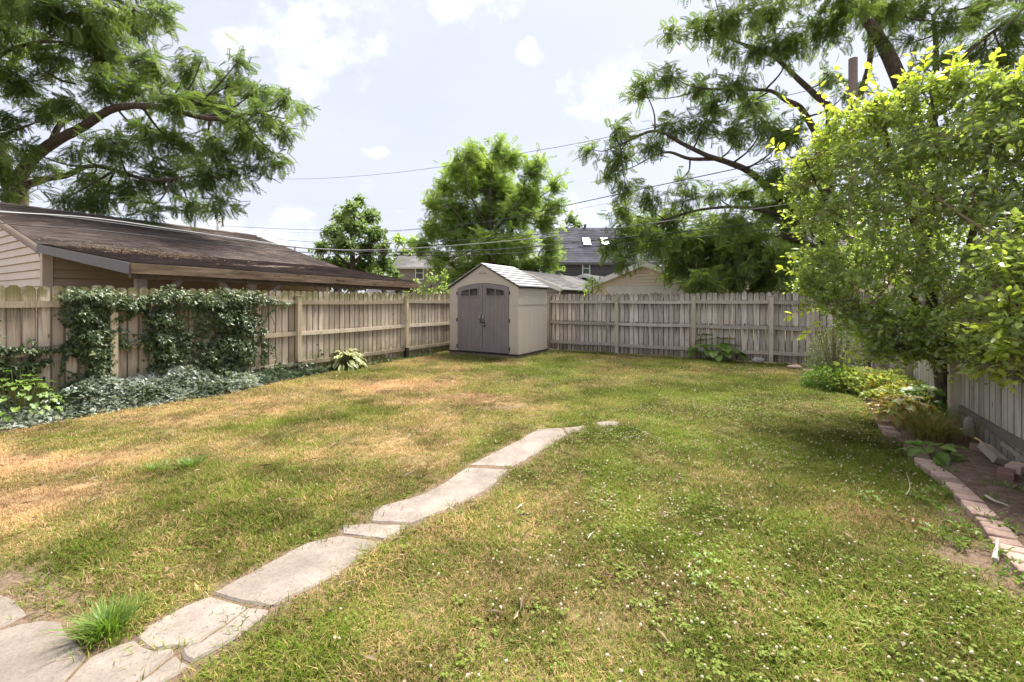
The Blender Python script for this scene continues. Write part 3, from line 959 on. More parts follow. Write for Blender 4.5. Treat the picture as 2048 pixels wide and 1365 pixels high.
# doors
for sgn in (-1, 1):
    a, b = (DX0 + .006, -.007) if sgn < 0 else (.007, DX1 - .006)
    px_ = np.linspace(a, b, 9)
    poly = [(a, -.012, .135), (b, -.012, .135)] + [(x, -.012, arch(x) - .004) for x in px_[::-1]]
    d = MB().prism(poly, (0, .05, 0)).build('door', M['shed_door'], shed)
    # raised frame, vertical plank grooves
    for x in np.linspace(a + .12, b - .12, 6):
        MB().box(x - .003, x + .003, -.0152, -.0125, .30, 1.63).build('plank_joint', M['shed_door'], d)
    MB().box(a + .05, b - .05, -.020, -.0125, .235, .25).build('door_moulding', M['shed_door'], d)
    MB().box(a + .11, b - .11, -.022, -.0125, 1.672, 1.694).build('door_moulding', M['shed_door'], d)
    # arched window of two panes with surround
    wa, wb = a + .15, b - .15
    wm = (wa + wb) / 2
    wt_ = lambda x: arch(x) - .135
    for p0, p1 in ((wa, wm - .016), (wm + .016, wb)):
        q = np.linspace(p0, p1, 5)
        pane = MB().prism([(p0, -.0165, 1.735), (p1, -.0165, 1.735)] + [(x, -.0165, wt_(x)) for x in q[::-1]], (0, .004, 0)).build('pane', M['pane'], d)
    fr = MB()
    fr.box(wa - .03, wb + .03, -.028, -.0125, 1.705, 1.733)
    fr.box(wa - .03, wa - .002, -.028, -.0125, 1.7335, wt_(wa) + .0)
    fr.box(wb + .002, wb + .03, -.028, -.0125, 1.7335, wt_(wb) + .0)
    fr.box(wm - .014, wm + .014, -.027, -.0125, 1.7335, wt_(wm))
    q = np.linspace(wa - .03, wb + .03, 9)
    for x0, x1 in zip(q[:-1], q[1:]):
        fr.prism([(x0, -.028, wt_(x0) + .001), (x1, -.028, wt_(x1) + .001), (x1, -.028, wt_(x1) + .030), (x0, -.028, wt_(x0) + .030)], (0, .0155, 0))
    fr.build('window_frame', M['shed_door'], d)
    hxp = -.052 if sgn < 0 else .052
    MB().tube([(hxp, -.014, 1.17), (hxp, -.045, 1.155), (hxp, -.055, 1.10), (hxp, -.048, 1.04), (hxp, -.014, 1.02)], [.016, .024, .026, .02, .013], 8).build('handle', M['handle'], d, smooth=True)
    xh = DX0 - .012 if sgn < 0 else DX1 + .012
    for zz in (.26, 1.03, 1.80):
        MB().bevel_box(xh - .014, xh + .014, -.024, -.0005, zz - .05, zz + .05, .003).build('hinge', M['black'], shed)
MB().tube([(-.09, -.03, .975), (.10, -.03, .965)], .012, 8).tube([(.085, -.032, .975), (.085, -.036, .93)], .010, 6).build('latch_bar', M['black'], shed)
pl = MB().bevel_box(.062, .108, -.052, -.028, .845, .895, .006).build('padlock', M['black'], shed)
MB().tube([(.072, -.04, .893), (.072, -.04, .925), (.085, -.04, .938), (.098, -.04, .925), (.098, -.04, .893)], .005, 6).build('shackle', M['handle'], pl)
# roof: courses of overlapping panels on both slopes
roof = MB()
slope = math.hypot(hw + .06, RG - EV)
for sgn in (-1, 1):
    roof.prism([(0, -.05, RG - .022), (sgn * (hw + .055), -.05, EV - .028), (sgn * (hw + .055), -.05, EV - .010), (0, -.05, RG - .004)][::sgn], (0, SD + .10, 0))
roof_o = roof.build('roof', M['black'], shed)
for sgn in (-1, 1):
    nrow = 8
    for r in range(nrow):
        t0, t1 = r / nrow, (r + 1.12) / nrow
        t1 = min(t1, 1.0)
        z_of = lambda t: RG - (RG - EV) * t
        x_of = lambda t: sgn * (hw + .06) * t
        lo, hi = t1, t0
        pr = [(x_of(hi), -.058, z_of(hi) + .002), (x_of(lo), -.058, z_of(lo) + .014), (x_of(lo), -.058, z_of(lo) + .046), (x_of(hi), -.058, z_of(hi) + .006)]
        MB().prism(pr[::sgn], (0, SD + .115, 0)).build('roof_course', M['shed_roof'], roof_o)
MB().prism([(-.05, -.06, RG - .005), (.05, -.06, RG - .005), (0, -.06, RG + .028)], (0, SD + .12, 0)).build('ridge_cap', M['shed_roof'], roof_o)

# ------------------------------------------------------------------ buildings
def shingle_field(mb, lo0, lo1, hi0, hi1, row=0.14, tab=0.30, lift=0.014):
    """tabs of asphalt shingle over a quad; lo0-lo1 is the eave, hi0-hi1 the ridge"""
    lo0, lo1, hi0, hi1 = map(lambda p: np.asarray(p, float), (lo0, lo1, hi0, hi1))
    L = (np.linalg.norm(hi0 - lo0) + np.linalg.norm(hi1 - lo1)) / 2
    nr = max(2, int(L / row))
    nrm_ = norm(np.cross(lo1 - lo0, hi0 - lo0))
    if nrm_[2] < 0: nrm_ = -nrm_
    for r in range(nr):
        t0, t1 = r / nr, min(1.0, (r + 1.15) / nr)
        a0, a1 = lo0 + (hi0 - lo0) * t0, lo1 + (hi1 - lo1) * t0
        b0, b1 = lo0 + (hi0 - lo0) * t1, lo1 + (hi1 - lo1) * t1
        n = max(1, int(np.linalg.norm(a1 - a0) / tab)); off = rng.random() * .9
        cuts = [0.0] + [min(1.0, (k + off) / n) for k in range(n)] + [1.0]
        for c0, c1 in zip(cuts[:-1], cuts[1:]):
            if c1 - c0 < 1e-3: continue
            jit = (rng.random() - .5) * 0.012 / max(L / nr, .1) * (L / nr)
            dn = norm(lo0 - hi0) * jit
            p = [a0 + (a1 - a0) * c0 + dn, a0 + (a1 - a0) * c1 + dn, b0 + (b1 - b0) * c1, b0 + (b1 - b0) * c0]
            e = nrm_ * lift * (0.8 + .5 * rng.random())
            vs = [p[0], p[1], p[0] + e, p[1] + e, p[2] + nrm_ * .002, p[3] + nrm_ * .002]
            mb.add(vs, [(0, 1, 3, 2), (2, 3, 4, 5)], float(rng.random()))
    return mb


def board(mb_parent, mat, p0, p1, z0, z1, out, name='siding_board', p0t=None, p1t=None):
    """one lap-siding board between plan points p0,p1; its foot stands proud of its head"""
    p0, p1, out = np.asarray(p0, float), np.asarray(p1, float), np.asarray(out, float)
    q0 = p0 if p0t is None else np.asarray(p0t, float); q1 = p1 if p1t is None else np.asarray(p1t, float)
    foot, head = out * .046, out * .012
    P3 = lambda p, z, o: (p[0] + o[0], p[1] + o[1], z)
    vs = [P3(p0, z0, foot), P3(p1, z0, foot), P3(q1, z1, head), P3(q0, z1, head), P3(p0, z0, 0 * out), P3(p1, z0, 0 * out), P3(q1, z1, 0 * out), P3(q0, z1, 0 * out)]
    return MB().add(vs, [(0, 1, 2, 3), (4, 0, 3, 7), (1, 5, 6, 2), (5, 4, 7, 6), (4, 5, 1, 0), (3, 2, 6, 7)]).build(name, mat, mb_parent)


GAR = np.array([-10.40, 9.80, 0.0])
garage = thing('garage', 'tan sided garage with brown shingled roof and open timber carport', 'garage', GAR, TH)
WALLZ, RIDZ, RX, LEN = 2.84, 4.53, -6.26, 7.25
core = MB().prism([(2 * RX, 0, 0), (0, 0, 0), (0, 0, WALLZ - .12), (RX, 0, RIDZ - .12), (2 * RX, 0, WALLZ - .12)], (0, LEN, 0)).build('wall', M['siding_tan_shaded'], garage)
row = 0.19
z = 0.02
while z < RIDZ - .2:
    z1 = z + row
    def xr(zz): return -0.11 if zz < WALLZ - .25 else max(RX, -0.11 - (zz - (WALLZ - .25)) * (-RX) / (RIDZ - WALLZ))
    def xl(zz): return 2 * RX - xr(zz)
    if xr(z1) > RX + .1:
        board(core, M['siding_tan'], (xl(z), -.002), (xr(z), -.002), z, z1 - .014, (0, -1), p0t=(xl(z1), -.002), p1t=(xr(z1), -.002))
    z = z1
z = 0.02
while z < WALLZ - .25:
    board(core, M['siding_tan_shaded'], (.002, .12), (.002, LEN - .12), z, z + row - .014, (1, 0))
    z += row
MB().box(-.105, .055, -.056, -.0025, 0, WALLZ - .16).box(.0025, .055, -.002, .115, 0, WALLZ - .10).build('corner_trim', M['trim_tan'], garage)
MB().box(.0025, .055, LEN - .115, LEN, 0, WALLZ - .12).build('corner_trim', M['trim_tan'], garage)
# roof: main slope, shallower carport slope, hidden rear slope
A0, A1 = (RX, -.12, RIDZ), (RX, 8.14, RIDZ)
B0, B1 = (.05, -.12, WALLZ), (.05, 7.75, WALLZ - .02)
C0, C1 = (4.84, -.12, 2.235), (4.84, 6.70, 2.135)
D0, D1 = (2 * RX - .3, -.12, WALLZ - .08), (2 * RX - .3, 8.14, WALLZ - .08)
deck = MB()
for a, b, c, d in ((A0, A1, B1, B0), (B0, B1, C1, C0), (D0, D1, A1, A0)):
    deck.prism([np.array(p) - (0, 0, .012) for p in (a, b, c, d)], (0, 0, -.07))
deck_o = deck.build('roof', M['timber'], garage)
sh = MB()
shingle_field(sh, C0, C1, B0, B1)
shingle_field(sh, B0, B1, A0, A1)
shingle_field(sh, D0, D1, A0, A1, .3, .6)
o = sh.build('shingles', M['roof_brown'], deck_o); o['kind'] = 'stuff'
rc = MB()
for k in range(28):
    y0 = -.13 + 8.28 * k / 28
    rc.prism([(RX - .15, y0, RIDZ - .015), (RX + .15, y0, RIDZ - .015), (RX, y0, RIDZ + .045 + .01 * rng.random())], (0, .31, 0), float(rng.random()))
rc.build('ridge_shingles', M['roof_brown'], deck_o)['kind'] = 'stuff'
# fascias
MB().prism([(B0[0], -.145, B0[2] - .015), (C0[0] + .02, -.145, C0[2] - .015), (C0[0] + .02, -.145, C0[2] - .205), (B0[0], -.145, B0[2] - .185)], (0, .024, 0)).build('rake_fascia', M['fascia_grey'], garage)
MB().prism([(A0[0], -.135, A0[2] - .012), (B0[0] - .002, -.135, B0[2] - .012), (B0[0] - .002, -.135, B0[2] - .075), (A0[0], -.135, A0[2] - .075)], (0, .02, 0)).build('rake_fascia', M['trim_tan'], garage)
MB().prism([(4.862, -.119, C0[2] - .022), (4.862, 6.72, C1[2] - .022), (4.862, 6.72, C1[2] - .175), (4.862, -.119, C0[2] - .19)], (.03, 0, 0)).build('eave_fascia', M['mossy'], garage)
MB().prism([(C1[0], 6.705, C1[2] - .02), (B1[0], 7.755, B1[2] - .02), (B1[0], 7.755, B1[2] - .16), (C1[0], 6.705, C1[2] - .17)], (0, .02, 0)).build('rake_fascia', M['mossy'], garage)
MB().bar((4.62, -.05, 2.235 - .18), (4.62, 6.6, 2.135 - .18), .09, .16).build('beam', M['timber'], garage)
for y in (.10, 1.97, 4.08, 6.16):
    zt = 2.235 - .1 * y / 6.7 - .262
    po = MB().bevel_box(4.55, 4.69, y - .07, y + .07, 0, zt, .006).build('post', M['timber'], garage)
    for s in ((1,) if y < .5 else (-1, 1)):
        MB().bar((4.62, y + s * .06, zt - .62), (4.62, y + s * .60, zt + .02), .085, .085).build('brace', M['timber'], po)
for y in np.arange(.4, 6.5, .62):
    MB().bar((.08, y, WALLZ - .16), (4.80, y, 2.235 - .1 * y / 6.7 - .130), .045, .10).build('rafter', M['timber'], garage)
# dead leaves and twigs lying on the carport slope
n = 650
cx = np.clip(rng.normal(0.9, 0.85, n), -.5, 4.2); cy = np.clip(rng.normal(1.55, 0.75, n) + (cx - .9) * .1, .0, 5)
def roof_h(x, y):
    return np.where(x < .05, WALLZ + (RIDZ - WALLZ) * (.05 - x) / (.05 - RX), WALLZ + (2.2 - WALLZ) * (x - .05) / 4.79) + .03
pos = np.stack([cx, cy, roof_h(cx, cy) + .012 * rng.random(n)], 1)
litter = stamp('leaf_litter', OVAL, pos, rand_dirs(n, .15), norm(np.array([0, 0, 1.0]) + .5 * rng.normal(size=(n, 3))), .04 + .06 * rng.random(n), .018, rng.random(n), M['leaf_dry'])
litter.location = GAR; litter.rotation_euler = (0, 0, TH)
tag(litter, 'dry brown leaf litter lying on the carport roof', 'leaf litter', kind='stuff')


def gable_house(name, label, corner, rotz, width, depth, wall_h, ridge_h, siding, roof_mat, trim, ridge_axis='y', row=0.22, overhang=.3, cat='house', rows=True):
    """corner = front left foot; local x to the right along the front, y away"""
    h = thing(name, label, cat, corner, rotz)
    if ridge_axis == 'y':
        prof = [(0, 0, 0), (width, 0, 0), (width, 0, wall_h), (width / 2, 0, ridge_h), (0, 0, wall_h)]
        wl = MB().prism(prof, (0, depth, 0)).build('wall', siding, h)
    else:
        prof = [(0, 0, 0), (0, 0, wall_h), (0, depth / 2, ridge_h), (0, depth, wall_h), (0, depth, 0)]
        wl = MB().prism(prof, (width, 0, 0)).build('wall', siding, h)
    if rows:
        z = 0.05
        while z < (ridge_h if ridge_axis == 'y' else wall_h) - row:
            if ridge_axis == 'y':
                ins = lambda zz: 0.0 if zz <= wall_h else (zz - wall_h) / (ridge_h - wall_h) * width / 2
                if width - 2 * ins(z + row) > .2:
                    board(wl, siding, (ins(z), -.002), (width - ins(z), -.002), z, z + row - .014, (0, -1), p0t=(ins(z + row), -.002), p1t=(width - ins(z + row), -.002))
            else:
                board(wl, siding, (0, -.002), (width, -.002), z, z + row - .014, (0, -1))
            z += row
    ov = overhang
    rd = MB(); shm = MB()
    if ridge_axis == 'y':
        sl = (ridge_h - wall_h) / (width / 2)
        R0, R1 = (width / 2, -ov, ridge_h + .06), (width / 2, depth + ov, ridge_h + .06)
        L0, L1 = (-ov, -ov, wall_h - ov * sl + .06), (-ov, depth + ov, wall_h - ov * sl + .06)
        Q0, Q1 = (width + ov, -ov, L0[2]), (width + ov, depth + ov, L0[2])
        pl_ = ((R0, R1, L1, L0), (R0, R1, Q1, Q0))
        for a, b, c, d in pl_:
            rd.prism([np.array(p) - (0, 0, .01) for p in (a, b, c, d)], (0, 0, -.11))
        ro = rd.build('roof', trim, h)
        shingle_field(shm, L0, L1, R0, R1, .26, .6, .02); shingle_field(shm, Q0, Q1, R0, R1, .26, .6, .02)
        for a, b in ((L0, R0), (R0, Q0)):
            MB().prism([(a[0], -ov - .05, a[2] + .02), (b[0], -ov - .05, b[2] + .02), (b[0], -ov - .05, b[2] - .23), (a[0], -ov - .05, a[2] - .23)], (0, .045, 0)).build('fascia', trim, ro)
    else:
        sl = (ridge_h - wall_h) / (depth / 2)
        R0, R1 = (-ov, depth / 2, ridge_h + .06), (width + ov, depth / 2, ridge_h + .06)
        L0, L1 = (-ov, -ov, wall_h - ov * sl + .06), (width + ov, -ov, wall_h - ov * sl + .06)
        Q0, Q1 = (-ov, depth + ov, L0[2]), (width + ov, depth + ov, L0[2])
        for a, b, c, d in ((R0, R1, L1, L0), (R0, R1, Q1, Q0)):
            rd.prism([np.array(p) - (0, 0, .01) for p in (a, b, c, d)], (0, 0, -.11))
        ro = rd.build('roof', trim, h)
        shingle_field(shm, L0, L1, R0, R1, .26, .6, .02); shingle_field(shm, Q0, Q1, R0, R1, .26, .6, .02)
        MB().box(-ov, width + ov, -ov - .03, -ov - .002, L0[2] - .17, L0[2] + .01).build('fascia', trim, ro)
    shm.build('shingles', roof_mat, ro)['kind'] = 'stuff'
    return h, wl, ro


def window(parent, x0, x1, z0, z1, y=-.06):
    fr = MB()
    t = .09
    fr.box(x0 - t, x1 + t, y - .03, y + .02, z0 - t, z0).box(x0 - t, x1 + t, y - .03, y + .02, z1, z1 + t)
    fr.box(x0 - t, x0, y - .029, y + .02, z0, z1).box(x1, x1 + t, y - .029, y + .02, z0, z1).box(x0, x1, y - .028, y + .02, (z0 + z1) / 2 - .03, (z0 + z1) / 2 + .03)
    w = fr.build('window_frame', M['white'], parent)
    for a, b in ((z0, (z0 + z1) / 2 - .03), ((z0 + z1) / 2 + .03, z1)):
        MB().box(x0, x1, y - .012, y + .012, a, b).build('pane', M['pane_sky'], w)


# dark grey house with skylights
c0 = P(1112, 600, 35); c0[2] = 0
h, wl, ro = gable_house('house', 'dark grey two storey house with two skylights in its roof', c0, 0.0, 8.2, 8.4, 4.75, 8.0, M['siding_grey'], M['roof_dark'], M['fascia_grey'], 'x', .2)
window(wl, 2.15, 2.62, 3.72, 4.55)
for px in (1173, 1209):
    zc = 473
    yq = 37.15
    p = P(px, zc, yq) - c0
    sl = (8.0 - 4.75) / 4.2
    x0, x1 = p[0] - .30, p[0] + .30
    ya, yb = p[1] - .42, p[1] + .42
    zf = lambda y: 4.75 + .06 + y * sl
    MB().prism([(x0, ya, zf(ya) + .03), (x1, ya, zf(ya) + .03), (x1, yb, zf(yb) + .03), (x0, yb, zf(yb) + .03)], (0, -.05, .09)).build('skylight', M['skylight'], ro)
MB().tube([(3.0, 4.2, 8.0), (3.0, 4.2, 8.35)], .12, 8).build('roof_vent', M['fascia_grey'], ro)

# small grey garage behind the shed, low grey lean-to roof beyond
pk = P(1038, 540, 23.0)
c1 = pk - U * 2.25; c1[2] = 0
h, wl, ro = gable_house('garage', 'small grey garage with white trim and downspout behind the shed', c1, TH, 4.5, 7.5, 2.28, 3.12, M['siding_greige'], M['roof_grey'], M['white'], 'y', .15, .22, cat='garage')
MB().tube([(4.74, .05, 2.24), (4.66, .02, 2.10), (4.56, .0, 1.98), (4.56, .0, .1)], .045, 6).build('downspout', M['white'], h)
for zz in np.arange(.1, 2.1, .15):
    board(wl, M['siding_grey'], (4.502, 0.0), (4.502, 7.5), zz, zz + .136, (1, 0))  # shadow on this side wall put into the colour: boards darker than the gable
MB().bar((4.5 + .24, -.2, 2.28 - .10), (4.5 + .24, 7.7, 2.28 - .10), .10, .10).build('gutter', M['white'], h)
pk = P(1150, 556, 30.0)
c1 = pk - U * 2.0; c1[2] = 0
h, wl, ro = gable_house('garage', 'dark grey outbuilding with pale eaves below the skylight house', c1, TH, 5.5, 6.0, 2.35, 3.30, M['siding_grey'], M['roof_grey'], M['white'], 'y', .15, .25, cat='outbuilding')
# tan garage with white overhead door
pk = P(1288, 524, 20.5)
c1 = pk - U * 2.55; c1[2] = 0
h, wl, ro = gable_house('garage', 'tan sided garage with weathered white overhead door', c1, TH, 5.1, 7.0, 2.36, 3.34, M['siding_tan'], M['roof_grey'], M['white'], 'y', .14, .25, cat='garage')
dr = MB().box(.95, 4.15, -.075, -.048, 0, 2.13).build('overhead_door', M['old_white'], h)
for zz in (.52, 1.05, 1.58):
    MB().box(.97, 4.13, -.082, -.0755, zz, zz + .012).build('door_joint', M['old_white'], dr)
MB().box(.80, .945, -.09, -.048, 0, 2.27).box(4.155, 4.30, -.09, -.048, 0, 2.27).box(.9455, 4.1545, -.09, -.048, 2.135, 2.27).build('door_trim', M['old_white'], h)
MB().tube([(-.20, -.10, 2.18), (-.12, -.08, 2.06), (-.05, -.06, 1.95), (-.05, -.06, .1)], .045, 6).build('downspout', M['white'], h)
# tan house behind the big tree on the right
c2 = P(1385, 600, 27); c2[2] = 0
h, wl, ro = gable_house('house', 'tan sided house half hidden behind the large dark tree', c2, -.12, 13.0, 8.0, 3.6, 6.2, M['siding_tan'], M['roof_grey'], M['white'], 'x', .2)
window(wl, 3.4, 4.4, 1.6, 2.9); window(wl, 6.2, 7.2, 1.6, 2.9)
# pale house seen between the two middle trees
c3 = P(790, 600, 40); c3[2] = 0
h, wl, ro = gable_house('house', 'pale grey house between the two middle trees', c3, 0.0, 7.0, 7.0, 4.7, 6.3, M['siding_greige'], M['roof_grey'], M['white'], 'x', .2)
window(wl, 1.93, 2.55, 3.55, 4.6)
c4 = P(742, 600, 27); c4[2] = 0
h, wl, ro = gable_house('outbuilding', 'low pale outbuilding glimpsed beneath the carport eave', c4, 0.0, 2.3, 2.5, 2.05, 2.65, M['siding_tan'], M['roof_grey'], M['white'], 'x', .2, cat='outbuilding')

# ------------------------------------------------------------------ trees
def catmull(pts, n=6):
    pts = [np.asarray(p, float) for p in pts]
    q = [2 * pts[0] - pts[1]] + pts + [2 * pts[-1] - pts[-2]]
    out = []
    for i in range(1, len(q) - 2):
        for t in np.linspace(0, 1, n, endpoint=False):
            a, b, c, d = q[i - 1], q[i], q[i + 1], q[i + 2]
            out.append(.5 * (2 * b + (c - a) * t + (2 * a - 5 * b + 4 * c - d) * t * t + (3 * b - a - 3 * c + d) * t ** 3))
    return np.array(out + [q[-2]])


def tree(name, label, cat, limbs, clumps, leaf_mat_, tmpl, leaf_len, wid, per_m2, trunk_z=0.0, depth_k=0.8, fronds_per_twig=8, group=None, spread=0.5, droop=0.35, branch_r=0.035, twig_len=0.8, zjit=1.0):
    """limbs: list of (points, r0, r1) in the world; clumps: list of (centre, (rx, ry, rz)) in metres"""
    base = limbs[0][0][0]
    t = thing(name, label, cat, (base[0], base[1], trunk_z), group=group)
    org = np.array([base[0], base[1], trunk_z])
    wood = MB(); allp = []; allr = []
    tk = None
    for i, (pts, r0, r1) in enumerate(limbs):
        c = catmull(pts, 5)
        rr = np.linspace(r0, r1, len(c)) * (1 + .08 * (rng.random(len(c)) - .5))
        if i == 0: rr[0] *= 1.35
        (wood).tube(c - org, rr, 9 if r0 > .1 else 6, caps=True)
        allp.append(c); allr.append(rr)
    allp = np.concatenate(allp); allr = np.concatenate(allr)
    Pp, Dd, Nn = [], [], []
    br = MB()
    for (c, r) in clumps:
        c = np.asarray(c, float); r = np.asarray(r, float)
        i = np.argmin(np.linalg.norm(allp - c, axis=1) + 0.4 * np.abs(allp[:, 2] - c[2] + .5))
        a = allp[i]
        mid = (a + c) / 2 + np.array([(rng.random() - .5) * .3, (rng.random() - .5) * .3, -.10 * np.linalg.norm(c - a)])
        L = np.linalg.norm(c - a)
        if L > .15:
            cc = catmull([a, mid, c], 4)
            br.tube(cc - org, np.linspace(min(allr[i] * .7, branch_r * (1 + .4 * L)), branch_r * .45, len(cc)), 5, caps=False)
        area = r[0] * r[2] * math.pi
        ntw = max(3, int(area * per_m2 / fronds_per_twig))
        d = rand_dirs(ntw); d[:, 2] += .12; d = norm(d)
        rad = (0.30 + 0.78 * rng.random(ntw) ** .6)
        tips = c + d * r * rad[:, None]
        tips[:, 2] -= droop * .35 * rad * r[2]
        for k in range(ntw):
            if rng.random() < .75:
                m = (c + tips[k]) / 2 + np.array([0, 0, .12 * r[2]])
                br.tube(np.array([c + (tips[k] - c) * .12, m, tips[k]]) - org, [branch_r * .35, branch_r * .25, branch_r * .12], 3, caps=False)
        nf = fronds_per_twig
        tw = np.repeat(tips, nf, 0); dd = np.repeat(d, nf, 0)
        tv = norm(tips - c); tv = np.repeat(tv, nf, 0)
        back = rng.random(len(tw))[:, None] * twig_len * .9
        pos = tw - tv * back + rng.normal(size=tw.shape) * leaf_len * .28
        fd = tv * .30 + rand_dirs(len(tw)) * spread * 1.3 + norm(np.repeat(rand_dirs(ntw), nf, 0)) * .45
        fd[:, 2] -= droop * .75
        fd = norm(fd)
        Pp.append(pos); Dd.append(fd)
        nn = np.array([0, 0, 1.0]) + rng.normal(size=fd.shape) * .38
        Nn.append(norm(nn - fd * np.sum(nn * fd, 1, keepdims=True)))
    wood_o = wood.build('trunk', M['bark'], t, smooth=True)
    br.build('branches', M['bark'], t)['kind'] = 'stuff'
    Pp, Dd, Nn = map(np.concatenate, (Pp, Dd, Nn))
    n = len(Pp)
    ln = leaf_len * (.65 + .6 * rng.random(n))
    tone = np.clip(vnoise(Pp[:, 0] + Pp[:, 1] * .7, Pp[:, 2] * 1.3, 5, 3, .8) * .9 + .55 * (rng.random(n) - .5) + .05, 0, 1)
    o = stamp('crown', tmpl, Pp - org, Dd, Nn, ln, ln * wid, tone, leaf_mat_, t, kind='stuff')
    return t, n


def px_clumps(lst, y, depth=.8, jit=1.0):
    out = []
    for c in lst:
        px, py, rx, ry = c[:4]
        yy = (c[4] if len(c) > 4 else y) + (rng.random() - .5) * 2 * jit
        k = yy / F
        rxm, rzm = rx * k, ry * k
        out.append((P(px, py, yy), (rxm, max(.5, (rxm + rzm) / 2 * depth), rzm)))
    return out


def px_limb(pts, r0, r1):
    return ([P(*p) for p in pts], r0, r1)


NF = 0
# big walnut behind the left garage
YL = 18.0
b = P(34, 600, YL); b[2] = 0
limbs = [([b, P(36, 480, YL), P(34, 395, YL), P(40, 350, YL)], .42, .30),
         px_limb([(36, 360, YL), (62, 320, YL - .3), (110, 284, YL - .8), (165, 255, YL - 1.2), (232, 216, YL - 1.7), (320, 215, YL - 2.2), (420, 238, YL - 2.8), (520, 225, YL - 3)], .24, .05),
         px_limb([(40, 378, YL), (80, 360, YL), (130, 352, YL - .6), (190, 332, YL - 1), (300, 360, YL - 1.8), (400, 350, YL - 2.2)], .15, .04),
         px_limb([(102, 288, YL - .6), (120, 250, YL - .4), (150, 234, YL), (235, 214, YL + .3), (300, 130, YL + .5)], .12, .04),
         px_limb([(18, 370, YL), (2, 300, YL), (-40, 220, YL), (-90, 90, YL)], .22, .08),
         px_limb([(-40, 220, YL), (40, 110, YL - .5), (120, 92, YL - .8), (190, 60, YL - 1), (270, 20, YL - 1.2)], .12, .04),
         px_limb([(-60, 190, YL - 1), (0, 112, YL - 1.6), (70, 86, YL - 2), (130, 84, YL - 2.2)], .09, .04),
         px_limb([(85, 140, YL - 1), (120, 160, YL - 1.2), (150, 168, YL - 1.3)], .06, .03),
         px_limb([(-20, 290, YL - 1), (20, 266, YL - 1.5), (68, 247, YL - 2)], .08, .03)]
cl = [(-120, 60, 120, 110), (-20, 30, 90, 70), (80, 20, 90, 60), (180, 20, 80, 60), (262, 45, 62, 50), (318, 25, 32, 36), (200, 105, 80, 50), (110, 110, 60, 40), (300, 118, 48, 44), (30, 165, 80, 45),
      (262, 170, 60, 40), (375, 138, 34, 36), (405, 118, 22, 20), (478, 122, 26, 28), (470, 165, 40, 32), (515, 180, 44, 30), (575, 195, 34, 24), (606, 216, 18, 16), (400, 200, 50, 38), (455, 222, 50, 36),
      (528, 232, 46, 34), (570, 262, 28, 26), (560, 318, 24, 22), (520, 290, 38, 32), (340, 200, 50, 36), (200, 175, 60, 34), (140, 200, 50, 26), (300, 262, 52, 40), (240, 290, 60, 44), (365, 290, 56, 44),
      (430, 290, 48, 42), (470, 340, 38, 34), (410, 352, 52, 44), (330, 350, 60, 44), (255, 372, 60, 40), (440, 402, 42, 26), (380, 412, 44, 24), (300, 416, 52, 22), (190, 400, 56, 30), (130, 398, 50, 24),
      (90, 330, 36, 24), (180, 350, 40, 26), (20, 240, 40, 26), (50, 300, 36, 26), (-20, 330, 60, 50), (-130, 240, 110, 90), (10, 380, 40, 24), (95, 225, 40, 24), (520, 340, 22, 20), (490, 270, 40, 30),
      (-180, -60, 130, 90), (-20, -80, 120, 70), (140, -80, 110, 60), (-230, 150, 110, 110), (270, -40, 60, 40), (-260, 320, 120, 80), (150, 300, 26, 18)]
t, n = tree('walnut_tree', 'large dark walnut tree spreading over the garage roof', 'tree', limbs, px_clumps(cl, YL - 1.8, 1.0, 1.7), M['leaf_walnut'], FROND, .50, .95, 64, spread=.6, branch_r=.03)
NF += n

# big locust beyond the back fence on the right
YR = 18.0
b = P(1652, 600, YR); b[2] = 0
limbs = [([b, P(1654, 520, YR), P(1652, 450, YR), P(1650, 330, YR), P(1641, 281, YR)], .40, .26),
         px_limb([(1652, 470, YR), (1610, 440, YR - .2), (1582, 415, YR - .4), (1545, 385, YR - .6), (1500, 345, YR - .9), (1455, 325, YR - 1.2), (1415, 312, YR - 1.5), (1365, 288, YR - 1.9), (1310, 262, YR - 2.3), (1240, 290, YR - 2.6)], .20, .035),
         px_limb([(1430, 318, YR - 1.3), (1380, 318, YR - 1.6), (1340, 305, YR - 1.8), (1310, 310, YR - 2)], .08, .03),
         px_limb([(1645, 290, YR), (1622, 250, YR), (1600, 215, YR - .2), (1570, 200, YR - .4), (1540, 182, YR - .6), (1480, 180, YR - .9), (1410, 178, YR - 1.3)], .14, .035),
         px_limb([(1650, 300, YR), (1660, 222, YR + .2), (1630, 190, YR + .3), (1598, 160, YR + .3), (1545, 112, YR), (1484, 88, YR - .4), (1446, 72, YR - .8)], .17, .035),
         px_limb([(1548, 115, YR), (1552, 80, YR), (1545, 45, YR)], .05, .02),
         px_limb([(1640, 460, YR - .3), (1560, 430, YR - .8), (1480, 415, YR - 1.2), (1400, 420, YR - 1.6), (1330, 440, YR - 2)], .10, .035),
         px_limb([(1650, 500, YR - .3), (1570, 475, YR - 1), (1500, 480, YR - 1.4)], .10, .035),
         px_limb([(1652, 330, YR), (1700, 240, YR + .6), (1740, 120, YR + 1), (1735, 20, YR + 1), (1710, -60, YR + 1)], .16, .06)]
